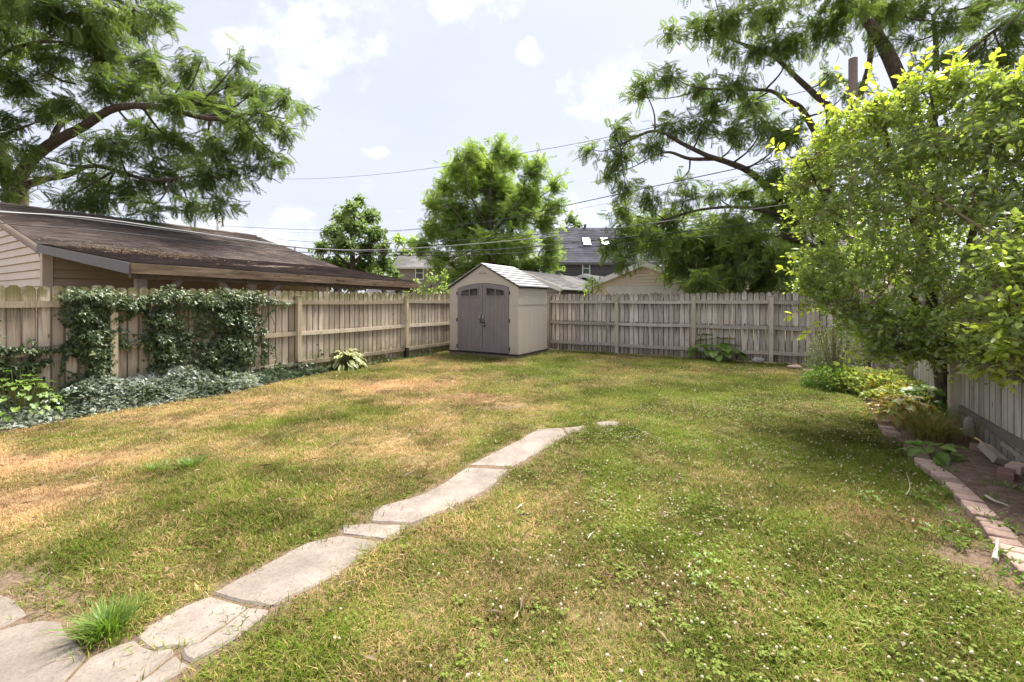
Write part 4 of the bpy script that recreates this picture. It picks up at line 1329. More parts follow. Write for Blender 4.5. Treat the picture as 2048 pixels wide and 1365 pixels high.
cl = [(1408, 55, 46, 26), (1345, 66, 34, 18), (1465, 30, 54, 32), (1540, 25, 52, 36), (1580, 85, 46, 38), (1452, 98, 30, 18), (1522, 95, 36, 26), (1285, 170, 34, 24), (1268, 192, 18, 14), (1340, 150, 34, 22), (1395, 175, 40, 24),
      (1470, 165, 40, 28), (1500, 205, 44, 30), (1425, 215, 36, 24), (1340, 248, 38, 24), (1235, 262, 32, 20), (1185, 300, 28, 15), (1240, 310, 34, 26), (1300, 290, 36, 22), (1222, 345, 22, 22), (1252, 372, 26, 26), (1405, 250, 40, 26),
      (1465, 268, 44, 26), (1530, 250, 44, 38), (1575, 270, 40, 36), (1245, 415, 30, 26), (1300, 395, 36, 26), (1370, 400, 34, 26), (1425, 385, 30, 18), (1480, 385, 40, 24), (1545, 350, 36, 30), (1540, 405, 40, 32), (1590, 380, 36, 40),
      (1276, 445, 46, 26), (1340, 445, 44, 32), (1215, 490, 26, 24), (1248, 515, 24, 22), (1315, 480, 44, 32), (1365, 535, 44, 34), (1400, 490, 48, 46), (1400, 562, 30, 22), (1462, 560, 34, 24), (1455, 500, 48, 42), (1505, 480, 52, 40),
      (1545, 530, 46, 44), (1585, 480, 44, 44), (1600, 555, 44, 36), (1655, 540, 60, 50), (1655, 420, 50, 50), (1520, 570, 32, 18), (1640, 60, 46, 40), (1690, 20, 50, 32), (1760, 30, 50, 36), (1655, 150, 24, 20), (1700, 180, 26, 22), (1750, 230, 34, 40), (1800, 320, 70, 70),
      (1300, 470, 60, 40, YR), (1380, 490, 60, 46, YR - .5), (1440, 530, 60, 50, YR + .5), (1520, 520, 70, 60, YR - 2), (1580, 540, 60, 50, YR - 2), (1430, 460, 60, 40, YR), (1560, 440, 60, 50, YR - 1), (1250, 470, 40, 36, YR - 1), (1420, 570, 50, 20, YR - 2), (1480, 440, 50, 34, YR - 2),
      (1420, -40, 60, 30), (1520, -60, 70, 40), (1640, -60, 80, 50), (1760, -60, 80, 50), (1620, 330, 36, 40), (1362, 360, 22, 16)]
t, n = tree('locust_tree', 'large feathery locust tree leaning over the back fence, dark drooping boughs', 'tree', limbs, px_clumps([(c[0], c[1], c[2] * 1.22, c[3] * 1.22, *c[4:]) for c in cl], YR - 1.2, 1.0, 1.5), M['leaf_locust'], FROND, .42, .95, 74, spread=.6, branch_r=.028)
NF += n

# another tree behind the shrub, top right
YT = 15.0
b = P(1862, 600, YT); b[2] = 0
limbs = [([b, P(1860, 420, YT), P(1830, 250, YT), P(1786, 130, YT), P(1752, 66, YT), P(1730, 35, YT), P(1708, -10, YT)], .30, .12),
         px_limb([(1850, 330, YT), (1868, 200, YT + .3), (1872, 100, YT + .5), (1866, 30, YT + .6)], .14, .05),
         px_limb([(1868, 180, YT), (1940, 100, YT - .5), (2020, 40, YT - .8)], .10, .04)]
cl = [(1840, 20, 46, 34), (1830, 80, 34, 26), (1890, 50, 50, 40), (1880, 110, 40, 30), (1950, 30, 50, 40), (1950, 105, 40, 34), (2010, 110, 46, 44), (2040, 40, 50, 48), (1980, 150, 40, 20), (1840, 130, 24, 20), (1780, 20, 36, 30), (1720, 15, 34, 26), (1760, 75, 30, 20),
      (2090, 130, 60, 60), (1900, -50, 90, 50), (2050, -50, 90, 60), (2140, 40, 80, 70), (1960, 240, 60, 50), (2100, 240, 70, 60)]
t, n = tree('locust_tree', 'tall locust tree rising behind the bright shrub in the corner', 'tree', limbs, px_clumps(cl, YT, 1.0, 1.2), M['leaf_locust'], FROND, .40, .95, 72, spread=.6, branch_r=.026)
NF += n

# rounded light-green tree in the middle
YC = 27.0
b = P(985, 600, YC); b[2] = 0
limbs = [([b, P(984, 540, YC), P(982, 460, YC), P(980, 380, YC), P(985, 330, YC)], .26, .03),
         px_limb([(984, 520, YC), (930, 450, YC), (890, 400, YC)], .09, .03), px_limb([(984, 520, YC), (1040, 440, YC), (1085, 390, YC)], .09, .03),
         px_limb([(982, 470, YC), (940, 390, YC - 1), (930, 350, YC - 1)], .06, .02), px_limb([(982, 470, YC), (1040, 400, YC - 1), (1050, 350, YC - 1)], .06, .02)]
cl = [(1003, 283, 12, 12), (958, 295, 12, 10), (1078, 312, 8, 10), (1120, 358, 8, 10), (862, 385, 10, 10), (915, 315, 14, 12), (1000, 300, 26, 20), (950, 312, 34, 22), (1020, 318, 34, 26), (980, 335, 46, 30), (915, 338, 32, 24), (1065, 345, 34, 28), (1080, 325, 14, 14), (890, 378, 32, 26), (940, 375, 40, 30), (1000, 380, 46, 34), (1058, 392, 40, 32), (1108, 372, 20, 22), (1110, 412, 22, 26),
      (868, 410, 26, 26), (910, 425, 40, 30), (970, 428, 46, 32), (1035, 435, 46, 32), (1090, 448, 34, 30), (865, 460, 30, 28), (915, 478, 44, 30), (975, 485, 48, 32), (1040, 488, 48, 32), (1098, 492, 30, 28), (845, 492, 24, 22), (880, 518, 40, 26), (940, 535, 48, 28),
      (1005, 540, 48, 28), (1062, 536, 44, 28), (1100, 530, 26, 24), (910, 565, 40, 22), (1000, 575, 50, 20), (1070, 572, 44, 20)]
cl2 = px_clumps(cl, YC, 1.2, 1.6)
cl2 += px_clumps([(960, 360, 80, 50), (1030, 420, 80, 60), (920, 460, 80, 60), (1000, 520, 90, 60)], YC + 3, 1.2, .5)
t, n = tree('leafy_tree', 'rounded light green tree behind the shed', 'tree', limbs, cl2, M['leaf_center'], FROND_FAR, .46, .95, 86, spread=.75, droop=.05, branch_r=.04, twig_len=1.0)
NF += n
# smaller bluish tree to its left
YM = 33.0
b = P(706, 600, YM); b[2] = 0
limbs = [([b, P(706, 540, YM), P(704, 470, YM), P(712, 410, YM)], .28, .06), px_limb([(706, 540, YM), (660, 500, YM), (640, 520, YM)], .1, .04), px_limb([(706, 530, YM), (750, 480, YM), (770, 500, YM)], .1, .04)]
cl = [(718, 404, 14, 16), (700, 420, 24, 18), (685, 440, 26, 22), (738, 436, 24, 22), (712, 455, 30, 24), (668, 470, 26, 22), (750, 470, 26, 22), (645, 495, 22, 18), (690, 492, 32, 24), (735, 500, 32, 24), (768, 500, 18, 22), (640, 528, 24, 20), (680, 530, 34, 24),
      (728, 535, 34, 24), (768, 530, 22, 24), (655, 562, 30, 20), (705, 566, 38, 20), (755, 562, 32, 22), (786, 550, 14, 18)]
t, n = tree('leafy_tree', 'smaller dark green tree beyond the carport roof', 'tree', limbs, px_clumps(cl, YM, 1.2, 1.6), M['leaf_far'], KITE, .34, .62, 250, spread=.9, droop=.1, branch_r=.04, twig_len=.9)
NF += n
b = P(812, 600, 44); b[2] = 0
limbs = [([b, P(812, 560, 44), P(812, 500, 44)], .25, .08)]
t, n = tree('leafy_tree', 'hazy pale tree between the two middle trees', 'tree', limbs, px_clumps([(800, 480, 18, 14), (825, 490, 20, 18), (808, 510, 24, 16), (835, 520, 18, 16), (790, 525, 16, 14)], 44, 1.2, 1), M['leaf_center'], KITE, .45, .6, 70, spread=.9, droop=.1)
b = P(1150, 600, 48); b[2] = 0
t, n = tree('leafy_tree', 'pale tree beyond the skylight house roof', 'tree', [([b, P(1150, 560, 48), P(1148, 480, 48)], .25, .08)], px_clumps([(1140, 440, 14, 16), (1152, 455, 16, 12), (1132, 470, 12, 18)], 48, 1.2, 1), M['leaf_far'], KITE, .5, .6, 70, spread=.9, droop=.1)
# bushes just over the fences
b = P(862, 640, 17.5); b[2] = 0
t, n = tree('leafy_bush', 'bright green bush behind the left fence beside the shed', 'bush', [([b, P(862, 600, 17.5), P(860, 575, 17.5)], .05, .02)],
            px_clumps([(835, 568, 20, 18), (862, 560, 22, 18), (888, 552, 14, 16), (880, 580, 22, 16), (850, 588, 26, 14), (815, 582, 14, 12), (895, 580, 14, 20), (860, 615, 44, 18)], 17.5, 1.0, .4), M['leaf_center'], OVAL, .16, .55, 130, spread=.9, droop=0, branch_r=.02, twig_len=.4)
b = P(1184, 640, 16.2); b[2] = 0
t, n = tree('sapling', 'thin sapling with yellowing leaves behind the back fence', 'sapling', [([b, P(1184, 590, 16.2), P(1186, 560, 16.2)], .03, .012)],
            px_clumps([(1178, 562, 9, 8), (1192, 566, 9, 8), (1172, 576, 10, 8), (1196, 580, 10, 9), (1184, 588, 13, 9)], 16.2, 1.0, .2), M['leaf_center'], KITE, .22, .35, 120, spread=.8, droop=.3, branch_r=.015, twig_len=.3)
b = P(1327, 640, 15.0); b[2] = 0
tree('sapling', 'low leafy shoot peeping over the back fence by the white garage door', 'sapling', [([b, P(1326, 605, 15.0), P(1325, 592, 15.0)], .02, .01)],
     px_clumps([(1318, 592, 9, 4), (1332, 592, 9, 4), (1325, 600, 12, 6)], 15.0, 1.0, .1), M['leaf_broad'], OVAL, .13, .55, 140, spread=.9, droop=0, branch_r=.012, twig_len=.2)

# ------------------------------------------------------------------ tall bright shrub at the right fence
def shrub():
    base = G(1887, 842)
    t = thing('tall_shrub', 'tall glossy shrub with yellow-green new shoots beside the right fence', 'shrub', base)
    org = base.copy()
    stems = [([base, base + (0.0, .0, .45), base + (-.05, .05, 1.0), P(1850, 520, 5.7), P(1790, 330, 5.6), P(1750, 200, 5.4)], .105, .015),
             ([base + (-.02, 0, .4), P(1900, 640, 5.7), P(1950, 450, 5.3), P(1985, 260, 5.0), P(1995, 170, 4.9)], .06, .012),
             ([base + (0, 0, .5), P(1830, 600, 5.8), P(1700, 480, 6.0), P(1640, 380, 6.0), P(1610, 320, 6.0)], .045, .010),
             ([P(1895, 660, 5.7), P(1980, 560, 5.0), P(2050, 420, 4.5), P(2110, 300, 4.3)], .05, .012),
             ([P(1890, 690, 5.7), P(1800, 640, 5.5), P(1700, 600, 5.6)], .03, .008),
             ([P(1900, 690, 5.6), P(1990, 660, 4.9), P(2080, 640, 4.4)], .03, .008),
             ([P(1850, 520, 5.7), P(1880, 330, 5.3), P(1860, 180, 5.0)], .035, .010),
             ([P(1960, 460, 5.3), P(1890, 410, 4.8), P(1830, 355, 4.6)], .014, .005),
             ([P(1700, 480, 6.0), P(1650, 470, 6.2), P(1600, 450, 6.2)], .018, .006)]
    wood = MB(); allp = []
    for pts, r0, r1 in stems:
        c = catmull(pts, 6); allp.append(c)
        wood.tube(c - org, np.linspace(r0, r1, len(c)), 8)
    wood.build('trunk', M['bark'], t, smooth=True)
    MB().tube(np.array([P(2018, 742, 5.3), P(2024, 775, 5.25), P(2026, 796, 5.25)]) - org, [.035, .03, .028], 8).build('dead_stub', M['bark'], t)
    MB().tube(np.array([P(1870, 745, 5.6), P(1960, 750, 5.4), P(2030, 752, 5.2), P(2100, 740, 5.0)]) - org, [.02, .017, .015, .012], 6).build('dead_branch', M['bark'], t)
    allp = np.concatenate(allp)
    cl = [(1850, 195, 66, 44, 5.2), (1925, 185, 50, 44, 5.0), (1995, 205, 60, 48, 4.8), (2060, 210, 60, 50, 4.6), (1780, 235, 56, 40, 5.4), (1715, 250, 54, 44, 5.7), (1655, 300, 44, 44, 6.0), (1615, 360, 34, 40, 6.1), (1632, 440, 44, 50, 6.1),
          (1720, 340, 64, 56, 5.6), (1800, 330, 66, 56, 5.2), (1890, 290, 70, 56, 4.9), (1980, 310, 76, 66, 4.6), (1700, 430, 66, 56, 5.6), (1790, 440, 72, 60, 5.2), (1880, 410, 76, 64, 4.8), (1980, 430, 80, 70, 4.5), (1650, 530, 44, 48, 6.1), (1625, 570, 28, 26, 6.2),
          (1710, 540, 58, 52, 5.7), (1790, 550, 66, 56, 5.3), (1880, 540, 74, 60, 4.9), (1975, 555, 78, 64, 4.5), (1680, 610, 44, 32, 5.9), (1740, 640, 50, 40, 5.6), (1810, 655, 58, 42, 5.4), (1890, 650, 62, 44, 5.1), (1965, 660, 62, 46, 4.3), (2040, 640, 60, 60, 3.6), (1770, 695, 36, 26, 5.5),
          (1835, 695, 44, 24, 5.4), (1925, 700, 44, 22, 5.1), (1990, 715, 50, 30, 4.1), (2050, 320, 70, 70, 4.4), (2070, 460, 70, 70, 4.3), (2120, 300, 70, 70, 4.3), (2140, 450, 70, 80, 4.1), (2130, 600, 70, 70, 3.5), (2180, 350, 90, 90, 4.4), (2120, 690, 60, 40, 3.4), (2050, 705, 50, 36, 3.6), (2040, 560, 60, 60, 3.7), (2060, 500, 60, 60, 3.8),
          (1900, 350, 90, 90, 6.0), (1980, 500, 100, 90, 5.8), (1800, 500, 90, 80, 6.3), (1720, 480, 60, 70, 6.6)]
    cl = [(P(a, b_, y), np.array([rx * y / F, (rx + ry) / 2 * y / F * 1.1, ry * y / F])) for a, b_, rx, ry, y in cl]
    ctr = P(1900, 430, 5.2)
    Pp, Dd, Nn, Ln, Yg = [], [], [], [], []
    tw = MB()
    def shoot(a, b_, n, ln, yg, bend=.05):
        s = np.linspace(.12, 1, n)
        line = a + (b_ - a) * s[:, None]; line[:, 2] -= bend * (s ** 2)
        d = norm(b_ - a)
        sd_ = norm(np.cross(d, rand_dirs(1)[0]))
        alt = np.where(np.arange(n) % 2, 1.0, -1.0)[:, None]
        ld = norm(d * .55 + sd_ * alt * .85 + rng.normal(size=(n, 3)) * .30)
        Pp.append(line); Dd.append(ld)
        nn = np.array([0, 0, 1.0]) + rng.normal(size=(n, 3)) * .55
        Nn.append(norm(nn - ld * np.sum(nn * ld, 1, keepdims=True)))
        Ln.append(ln * (.7 + .5 * rng.random(n))); Yg.append(np.clip(yg + .22 * (rng.random(n) - .5) + .15 * s, 0, 1))
        tw.tube(np.array([a, (a + b_) / 2 + (0, 0, .01), b_]) - org, [.005, .0035, .002], 3, caps=False)
    for c, r in cl:
        j = np.argmin(np.linalg.norm(allp - c, axis=1))
        tw.tube(catmull([allp[j], (allp[j] + c) / 2 + (0, 0, -.05), c], 3) - org, np.linspace(.014, .006, 7), 5, caps=False)
        ntw = int(52 + 185 * r[0] * r[2])
        d = rand_dirs(ntw); d[:, 2] += .2; d = norm(d)
        for k in range(ntw):
            rad = .35 + .65 * rng.random() ** .6
            e = c + d[k] * r * rad
            L = .20 + .20 * rng.random()
            dd = norm(d[k] * .8 + rand_dirs(1)[0] * .7 + (0, 0, .15))
            out = np.linalg.norm((e - ctr) / np.array([1.8, 1.8, 2.0]))
            yv = np.clip((out - .72) * 1.1 + (.22 if e[2] > 3.5 else 0) + (.35 if rng.random() < .10 else -.08), 0, .95)
            shoot(e - dd * L * .5, e + dd * L * .5, int(rng.integers(7, 12)), .058 + .020 * rng.random(), yv * rng.random() ** .5)
    # long new shoots that break the outline
    for px, py, y, dx, dy in ((1600, 330, 5.9, -42, -18), (1620, 240, 5.9, -48, -40), (1650, 220, 5.8, -14, -70), (1700, 200, 5.6, -26, -62), (1690, 240, 5.6, -40, -48), (1760, 190, 5.3, -20, -56), (1830, 160, 5.1, -10, -58), (1846, 150, 5.1, 6, -48), (1900, 140, 4.9, 10, -46), (1925, 140, 4.9, -10, -44),
                             (1980, 150, 4.8, 14, -46), (2030, 160, 4.6, 20, -40), (1590, 430, 6.1, -30, -10), (1600, 500, 6.1, -28, 10), (1610, 620, 6.1, -36, 10), (1580, 380, 6.1, -32, -14), (1630, 650, 6.0, -30, 24), (1720, 700, 5.6, -40, 28), (1560, 300, 6.0, -20, -16), (1640, 285, 5.8, -60, -30),
                             (1960, 745, 4.9, 20, 30), (2020, 740, 4.7, 30, 30), (1770, 215, 5.4, -40, -50), (1800, 180, 5.2, 4, -40), (1950, 165, 4.8, -2, -40), (1595, 545, 6.1, -34, -10)):
        a = P(px - dx * .5, py - dy * .5, y); b_ = P(px + dx, py + dy, y + (rng.random() - .5) * .3)
        shoot(a, b_, 9, .098, .85, .02)
    Pp, Dd, Nn, Ln, Yg = map(np.concatenate, (Pp, Dd, Nn, Ln, Yg))
    s_, t_ = yard(Pp[:, 0], Pp[:, 1])
    keep = (np.linalg.norm(Pp - np.array([0, 0, 1.6]), axis=1) > 2.6)
    Pp, Dd, Nn, Ln, Yg = Pp[keep], Dd[keep], Nn[keep], Ln[keep], Yg[keep]
    n = len(Pp)
    stamp('foliage', OVAL, Pp - org, Dd, Nn, Ln, Ln * .66, np.clip(rng.random(n) ** 1.2, 0, 1), M['leaf_shrub'], t, kind='stuff', young_lit=Yg)
    tw.build('twigs', M['twig'], t)['kind'] = 'stuff'
    return n


NS = shrub()


# ------------------------------------------------------------------ ivy on the left fence and its bed
def on_left_fence(px, py, off=.06):
    """point on the yard face of the left fence under a pixel"""
    q = BACK_L + U * off
    d = np.array([(px - CX) / F, 1.0, (HZ - py) / F])
    k = (q - np.array([0, 0, CAMH])) @ U / (d @ U)
    return np.array([0, 0, CAMH]) + d * k


def ivy():
    blobs = [(165, 592, 40, 16, 1.2), (215, 602, 46, 22, 1.3), (265, 612, 34, 16, .8), (175, 632, 44, 30, 1.3), (185, 672, 44, 32, 1.3), (192, 706, 32, 24, 1.2), (198, 745, 30, 34, .9), (175, 775, 40, 24, .9), (150, 700, 24, 9, .7), (60, 700, 60, 6, .7), (20, 745, 28, 26, .5), (70, 735, 20, 22, .35),
             (300, 603, 30, 12, .5), (330, 598, 26, 20, 1.1), (352, 590, 20, 12, 1.0), (330, 640, 36, 28, 1.0), (325, 680, 34, 26, 1.1), (340, 712, 36, 26, .9), (330, 745, 32, 26, .6), (250, 693, 30, 5, .3), (295, 685, 30, 8, .6), (385, 602, 40, 16, 1.1), (430, 604, 44, 20, 1.2), (480, 598, 46, 18, 1.3), (520, 600, 24, 12, .9), (545, 601, 14, 6, .6),
             (405, 640, 26, 26, .45), (455, 640, 30, 36, 1.1), (488, 640, 28, 40, 1.2), (460, 690, 40, 30, 1.2), (490, 700, 26, 40, 1.1), (430, 715, 36, 26, 1.0), (455, 745, 44, 26, 1.1), (400, 740, 34, 26, .6), (525, 665, 8, 30, .7), (527, 715, 7, 30, .6), (560, 738, 24, 10, .6), (600, 730, 28, 8, .4), (372, 690, 24, 30, .5), (380, 670, 22, 8, .6), (420, 690, 30, 14, .7),
             (-60, 700, 60, 40, .9), (-80, 640, 60, 40, .7), (232, 640, 10, 16, .5), (245, 672, 10, 20, .3), (640, 700, 5, 16, .3)]
    t = thing('ivy_vine', 'dark green ivy climbing over the left board fence', 'ivy', BACK_L - V * 8.2)
    org = BACK_L - V * 8.2
    Pp = []
    for px, py, rx, ry, dens in blobs:
        m = F * rx * ry * 3.1 / 6000 * dens * .55
        n = int(max(10, rx * ry * .40 * dens))
        r = rng.random(n) ** .6 * (1 + .30 * rng.normal(size=n)); a = rng.random(n) * 2 * math.pi
        for k in range(n):
            th = .05 + .22 * rng.random() * min(dens, 1) * max(0, 1 - r[k] * .7)
            Pp.append(on_left_fence(px + rx * r[k] * math.cos(a[k]), py + ry * r[k] * math.sin(a[k]), th))
    # ragged runners leaving the masses
    for k in range(95):
        px, py, rx, ry, dens = blobs[int(rng.integers(0, len(blobs)))]
        a = rng.random() * 6.283
        x, y = px + rx * math.cos(a) * .8, py + ry * math.sin(a) * .8
        dx, dy = math.cos(a) * 2.2 + rng.normal() * .8, math.sin(a) * 1.6 + rng.normal() * .9
        for j in range(int(rng.integers(6, 20))):
            dx += rng.normal() * .5; dy += rng.normal() * .5 + .08
            x += dx; y += dy
            if y < 580 or y > 800 or x > 640: break
            Pp.append(on_left_fence(x, y, .05 + .04 * rng.random()))
    Pp = np.array(Pp)
    Pp = Pp[(Pp[:, 2] > .05) & (Pp[:, 2] < 2.0)]
    n = len(Pp)
    d = np.array([0, 0, -.75]) + U * .25 + rng.normal(size=(n, 3)) * .42
    nn = U * .8 + UP * .55 + rng.normal(size=(n, 3)) * .38
    ln = .034 + .055 * rng.random(n) ** 1.6
    young_lit = np.clip((Pp[:, 2] - 1.45) * 1.6, 0, .8) * rng.random(n) * (rng.random(n) < .75)  # light on the ivy's top painted in: leaves get paler with height
    young_lit = np.maximum(young_lit, .45 * (rng.random(n) < .04))
    stamp('ivy_leaves', IVY, Pp - org, d, nn, ln, ln * .95, rng.random(n) ** 1.4, M['leaf_ivy'], t, kind='stuff', young_lit=young_lit)
    v = MB()
    for pts in ([(196, 800), (205, 760), (190, 720), (200, 670), (185, 620), (200, 590)], [(330, 800), (338, 760), (332, 720), (350, 690), (335, 640), (345, 600)], [(328, 742), (345, 715), (380, 692), (420, 650), (428, 632)],
                [(460, 790), (470, 740), (455, 700), (480, 650), (470, 610)], [(400, 646), (420, 660), (440, 640)], [(535, 620), (545, 638), (549, 650)], [(500, 760), (520, 720), (526, 680)], [(0, 700), (60, 697), (150, 688)]):
        v.tube(catmull([on_left_fence(a, b, .055) for a, b in pts], 4) - org, .007, 5)
    v.build('vine_stems', M['twig'], t)
    # low ivy heaped along the foot of the fence
    def bed(name, label, px0, px1, N, hmax, width, mat, ymul):
        org2 = BACK_L - V * 8.0
        tt = np.array([((on_left_fence(px, 700) - BACK_L) @ -V) for px in (px0, px1)])
        s = tt.min() + (tt.max() - tt.min()) * rng.random(N)
        wloc = width * (.55 + .75 * vnoise(s, s * 0, 41, 3, .8)) * np.clip((s - 6.6) / 2.2, .35, 1)
        o = rng.random(N) * wloc
        h = hmax * np.clip((s - 6.4) / 3.0, .3, 1) * (1 - (o / wloc) ** 1.5) * (.30 + 1.25 * vnoise(s, o * 2, 42, 3, 1.7)) * (.72 + .28 * rng.random(N))
        pos = BACK_L - V * s[:, None] + U * (.06 + o)[:, None] + UP * (h + .012)[:, None]
        nn = UP * .9 + U * .45 + rng.normal(size=(N, 3)) * .35
        dd = U * .6 - UP * .25 + rng.normal(size=(N, 3)) * .55
        ln = .045 + .075 * rng.random(N) ** 1.8
        yg = np.clip(vnoise(s, o * 3, 43, 3, 1.2) * 2.0 - .45, 0, 1) * (s > 8.3) * rng.random(N) ** .5 * ymul  # patches of the painted pale sheen, nearer part of the bed only
        ob = stamp(name, IVY, pos - org2, dd, nn, ln, ln * .95, rng.random(N), mat, None, young_lit=yg)
        ob.location = org2
        return tag(ob, label, 'ivy', kind='stuff')
    bed('ground_ivy', 'grey-green ivy with painted pale sheen, heaped along the foot of the left fence', -300, 640, 17000, .42, .62, M['leaf_ground_ivy'], 1.5)


ivy()


# ------------------------------------------------------------------ smaller plants
def broad_leaf_mesh(name, L, W, arch, seed, cup=.10, nseg=6, heart=.18):
    r = random.Random(seed)
    vs, fs, yg = [], [], []
    cols = (-1, -.55, 0, .55, 1)
    for i in range(nseg + 1):
        s = i / nseg
        w = W * .5 * (math.sin(math.pi * min(1, (s + heart) / (1 + heart))) ** .75) * (1 if s < 1 else 0.02)
        z = arch * (s - s * s * 1.6)
        for c in cols:
            back = -heart * L * .5 * abs(c) * (1 - s) ** 3
            vs.append((L * s + back, c * w, z + cup * W * abs(c) ** 1.5 + .012 * math.sin(s * 14 + c * 3 + seed) * abs(c)))
            yg.append(abs(c) if s < .97 else 1.0)
    for i in range(nseg):
        for k in range(4):
            fs.append((i * 5 + k, i * 5 + k + 1, i * 5 + k + 6, i * 5 + k + 5))
    me = bpy.data.meshes.new(name); me.from_pydata(vs, [], fs)
    me.attributes.new('rnd', 'FLOAT', 'POINT').data.foreach_set('value', [r.random()] * len(vs))
    me.attributes.new('young_lit', 'FLOAT', 'POINT').data.foreach_set('value', [y * .9 for y in yg])
    me.polygons.foreach_set('use_smooth', [True] * len(fs))
    me.update()
    return me


def rosette(name, label, cat, base, n, L, W, mat, height, radius, group=None, cup=.10, arch=.25, wv=6, tilt=(.1, .9), heart=.18, stem=True):
    t = thing(name, label, cat, base, group=group)
    ms = [broad_leaf_mesh('leaf', L, W, arch * L, k, cup, heart=heart) for k in range(wv)]
    for m in ms: m.materials.append(mat)
    st = MB()
    for k in range(n):
        a = k * 2.39996 + rng.random() * .5
        q = (k + .5) / n
        rr = radius * q ** .6 * .62
        h = height * (1 - .75 * q ** 1.4) * (.8 + .35 * rng.random())
        o = link('leaf', ms[k % wv], None, t)
        o.location = (rr * math.cos(a), rr * math.sin(a), h)
        dn = tilt[0] + (tilt[1] - tilt[0]) * q + (rng.random() - .5) * .35
        o.rotation_euler = ((rng.random() - .5) * .5, dn, a)
        s = .75 + .45 * rng.random()
        o.scale = (s, s, s)
        if stem:
            st.tube([(.1 * rr * math.cos(a), .1 * rr * math.sin(a), 0), (.6 * rr * math.cos(a), .6 * rr * math.sin(a), h * .6), (rr * math.cos(a), rr * math.sin(a), h)], [.007, .006, .005], 4)
    if stem:
        st.build('stems', M['stem'], t)
    return t


rosette('hosta', 'variegated cream-edged hosta at the foot of the left fence', 'hosta', G(690, 738), 80, .19, .115, M['hosta'], .40, .62, tilt=(-.15, .75), cup=.12)
rosette('rhubarb_plant', 'broad leaved green plant against the back fence beside a pale stone', 'plant', G(1432, 718), 64, .27, .25, M['leaf_weed'], .58, 1.15, tilt=(-.2, .65), cup=.08, heart=.3)
rosette('broad_weed', 'low broad-leaved green weed between brick edging and dry grass clump', 'weed', G(1868, 912, .05), 16, .17, .09, M['leaf_broad'], .10, .26, tilt=(-.1, .4), stem=False)
rosette('lime_hosta', 'pale lime leafy clump beside the brick edging', 'hosta', G(1812, 846, .05), 70, .16, .09, M['leaf_lime'], .30, .58, tilt=(-.1, .7), stem=False)
rosette('leafy_plant', 'mid-green leafy plant below the shrub trunk', 'plant', G(1845, 832, .05), 36, .20, .13, M['leaf_broad'], .34, .42, tilt=(-.1, .7))
rosette('climbing_weed', 'bright green heart-leaved weed in the ivy by the left fence', 'weed', G(36, 846), 120, .08, .07, M['leaf_broad'], .60, .70, tilt=(-.1, .8), heart=.3)


def leaf_mound(name, label, cat, base, size, n, ln, wid, mat, tmpl=OVAL, young_lit=0.1, kind_part='foliage', stems=6):
    t = thing(name, label, cat, base)
    d = rand_dirs(n); d[:, 2] = np.abs(d[:, 2])
    r = (.45 + .55 * rng.random(n) ** .5)[:, None]
    pos = d * r * np.asarray(size) * (1 + .22 * (vnoise(d[:, 0] * 3 + 9, d[:, 1] * 3 + d[:, 2] * 2, 61, 3, 1.0) - .5))[:, None] + (0, 0, .02)
    dd = norm(d + rng.normal(size=(n, 3)) * .6)
    nn = UP + rng.normal(size=(n, 3)) * .5 + d * .3
    L = ln * (.7 + .6 * rng.random(n))
    stamp(kind_part, tmpl, pos, dd, nn, L, L * wid, rng.random(n), mat, t, kind='stuff', young_lit=(rng.random(n) < young_lit) * rng.random(n))
    st = MB()
    for k in range(stems):
        a = rng.random() * 6.283; q = rng.random() * .8
        st.tube([(0, 0, 0), (size[0] * q * .5 * math.cos(a), size[1] * q * .5 * math.sin(a), size[2] * .5), (size[0] * q * math.cos(a), size[1] * q * math.sin(a), size[2] * .9)], [.012, .008, .004], 5)
    st.build('stems', M['twig'], t)
    return t


leaf_mound('fine_leaved_bush', 'airy pale fine-leaved bush in the back right corner', 'bush', G(1668, 770), (.52, .5, 1.20), 4600, .034, .5, M['leaf_fine'], stems=26)
leaf_mound('leafy_plant', 'dark leafy skirt of foliage beneath the pale corner bush', 'plant', G(1662, 778), (.52, .4, .42), 1500, .05, .6, M['leaf_broad'])
leaf_mound('leafy_plant', 'low lime and orange tinted plant in the bed near the corner bush', 'plant', G(1722, 780, .03), (.55, .45, .34), 1400, .065, .75, M['leaf_lime'], young_lit=.12)
leaf_mound('leafy_plant', 'lime foliage with orange leaves behind the first edging bricks', 'plant', G(1775, 790, .03), (.52, .42, .36), 1300, .065, .75, M['leaf_lime'], young_lit=.22)
leaf_mound('leafy_plant', 'orange tipped plant between the lime foliage and shrub trunk', 'plant', G(1815, 808, .03), (.42, .36, .32), 900, .06, .7, M['leaf_lime'], young_lit=.35)
leaf_mound('leafy_plant', 'small yellow-green plant at the end of the brick edging', 'plant', G(1752, 800, .03), (.20, .14, .12), 240, .055, .7, M['leaf_lime'], young_lit=.1)
leaf_mound('leafy_plant', 'shaded green plant tucked against the right fence behind the orange foliage', 'plant', G(1835, 775, .03), (.45, .35, .35), 800, .06, .7, M['leaf_broad'])


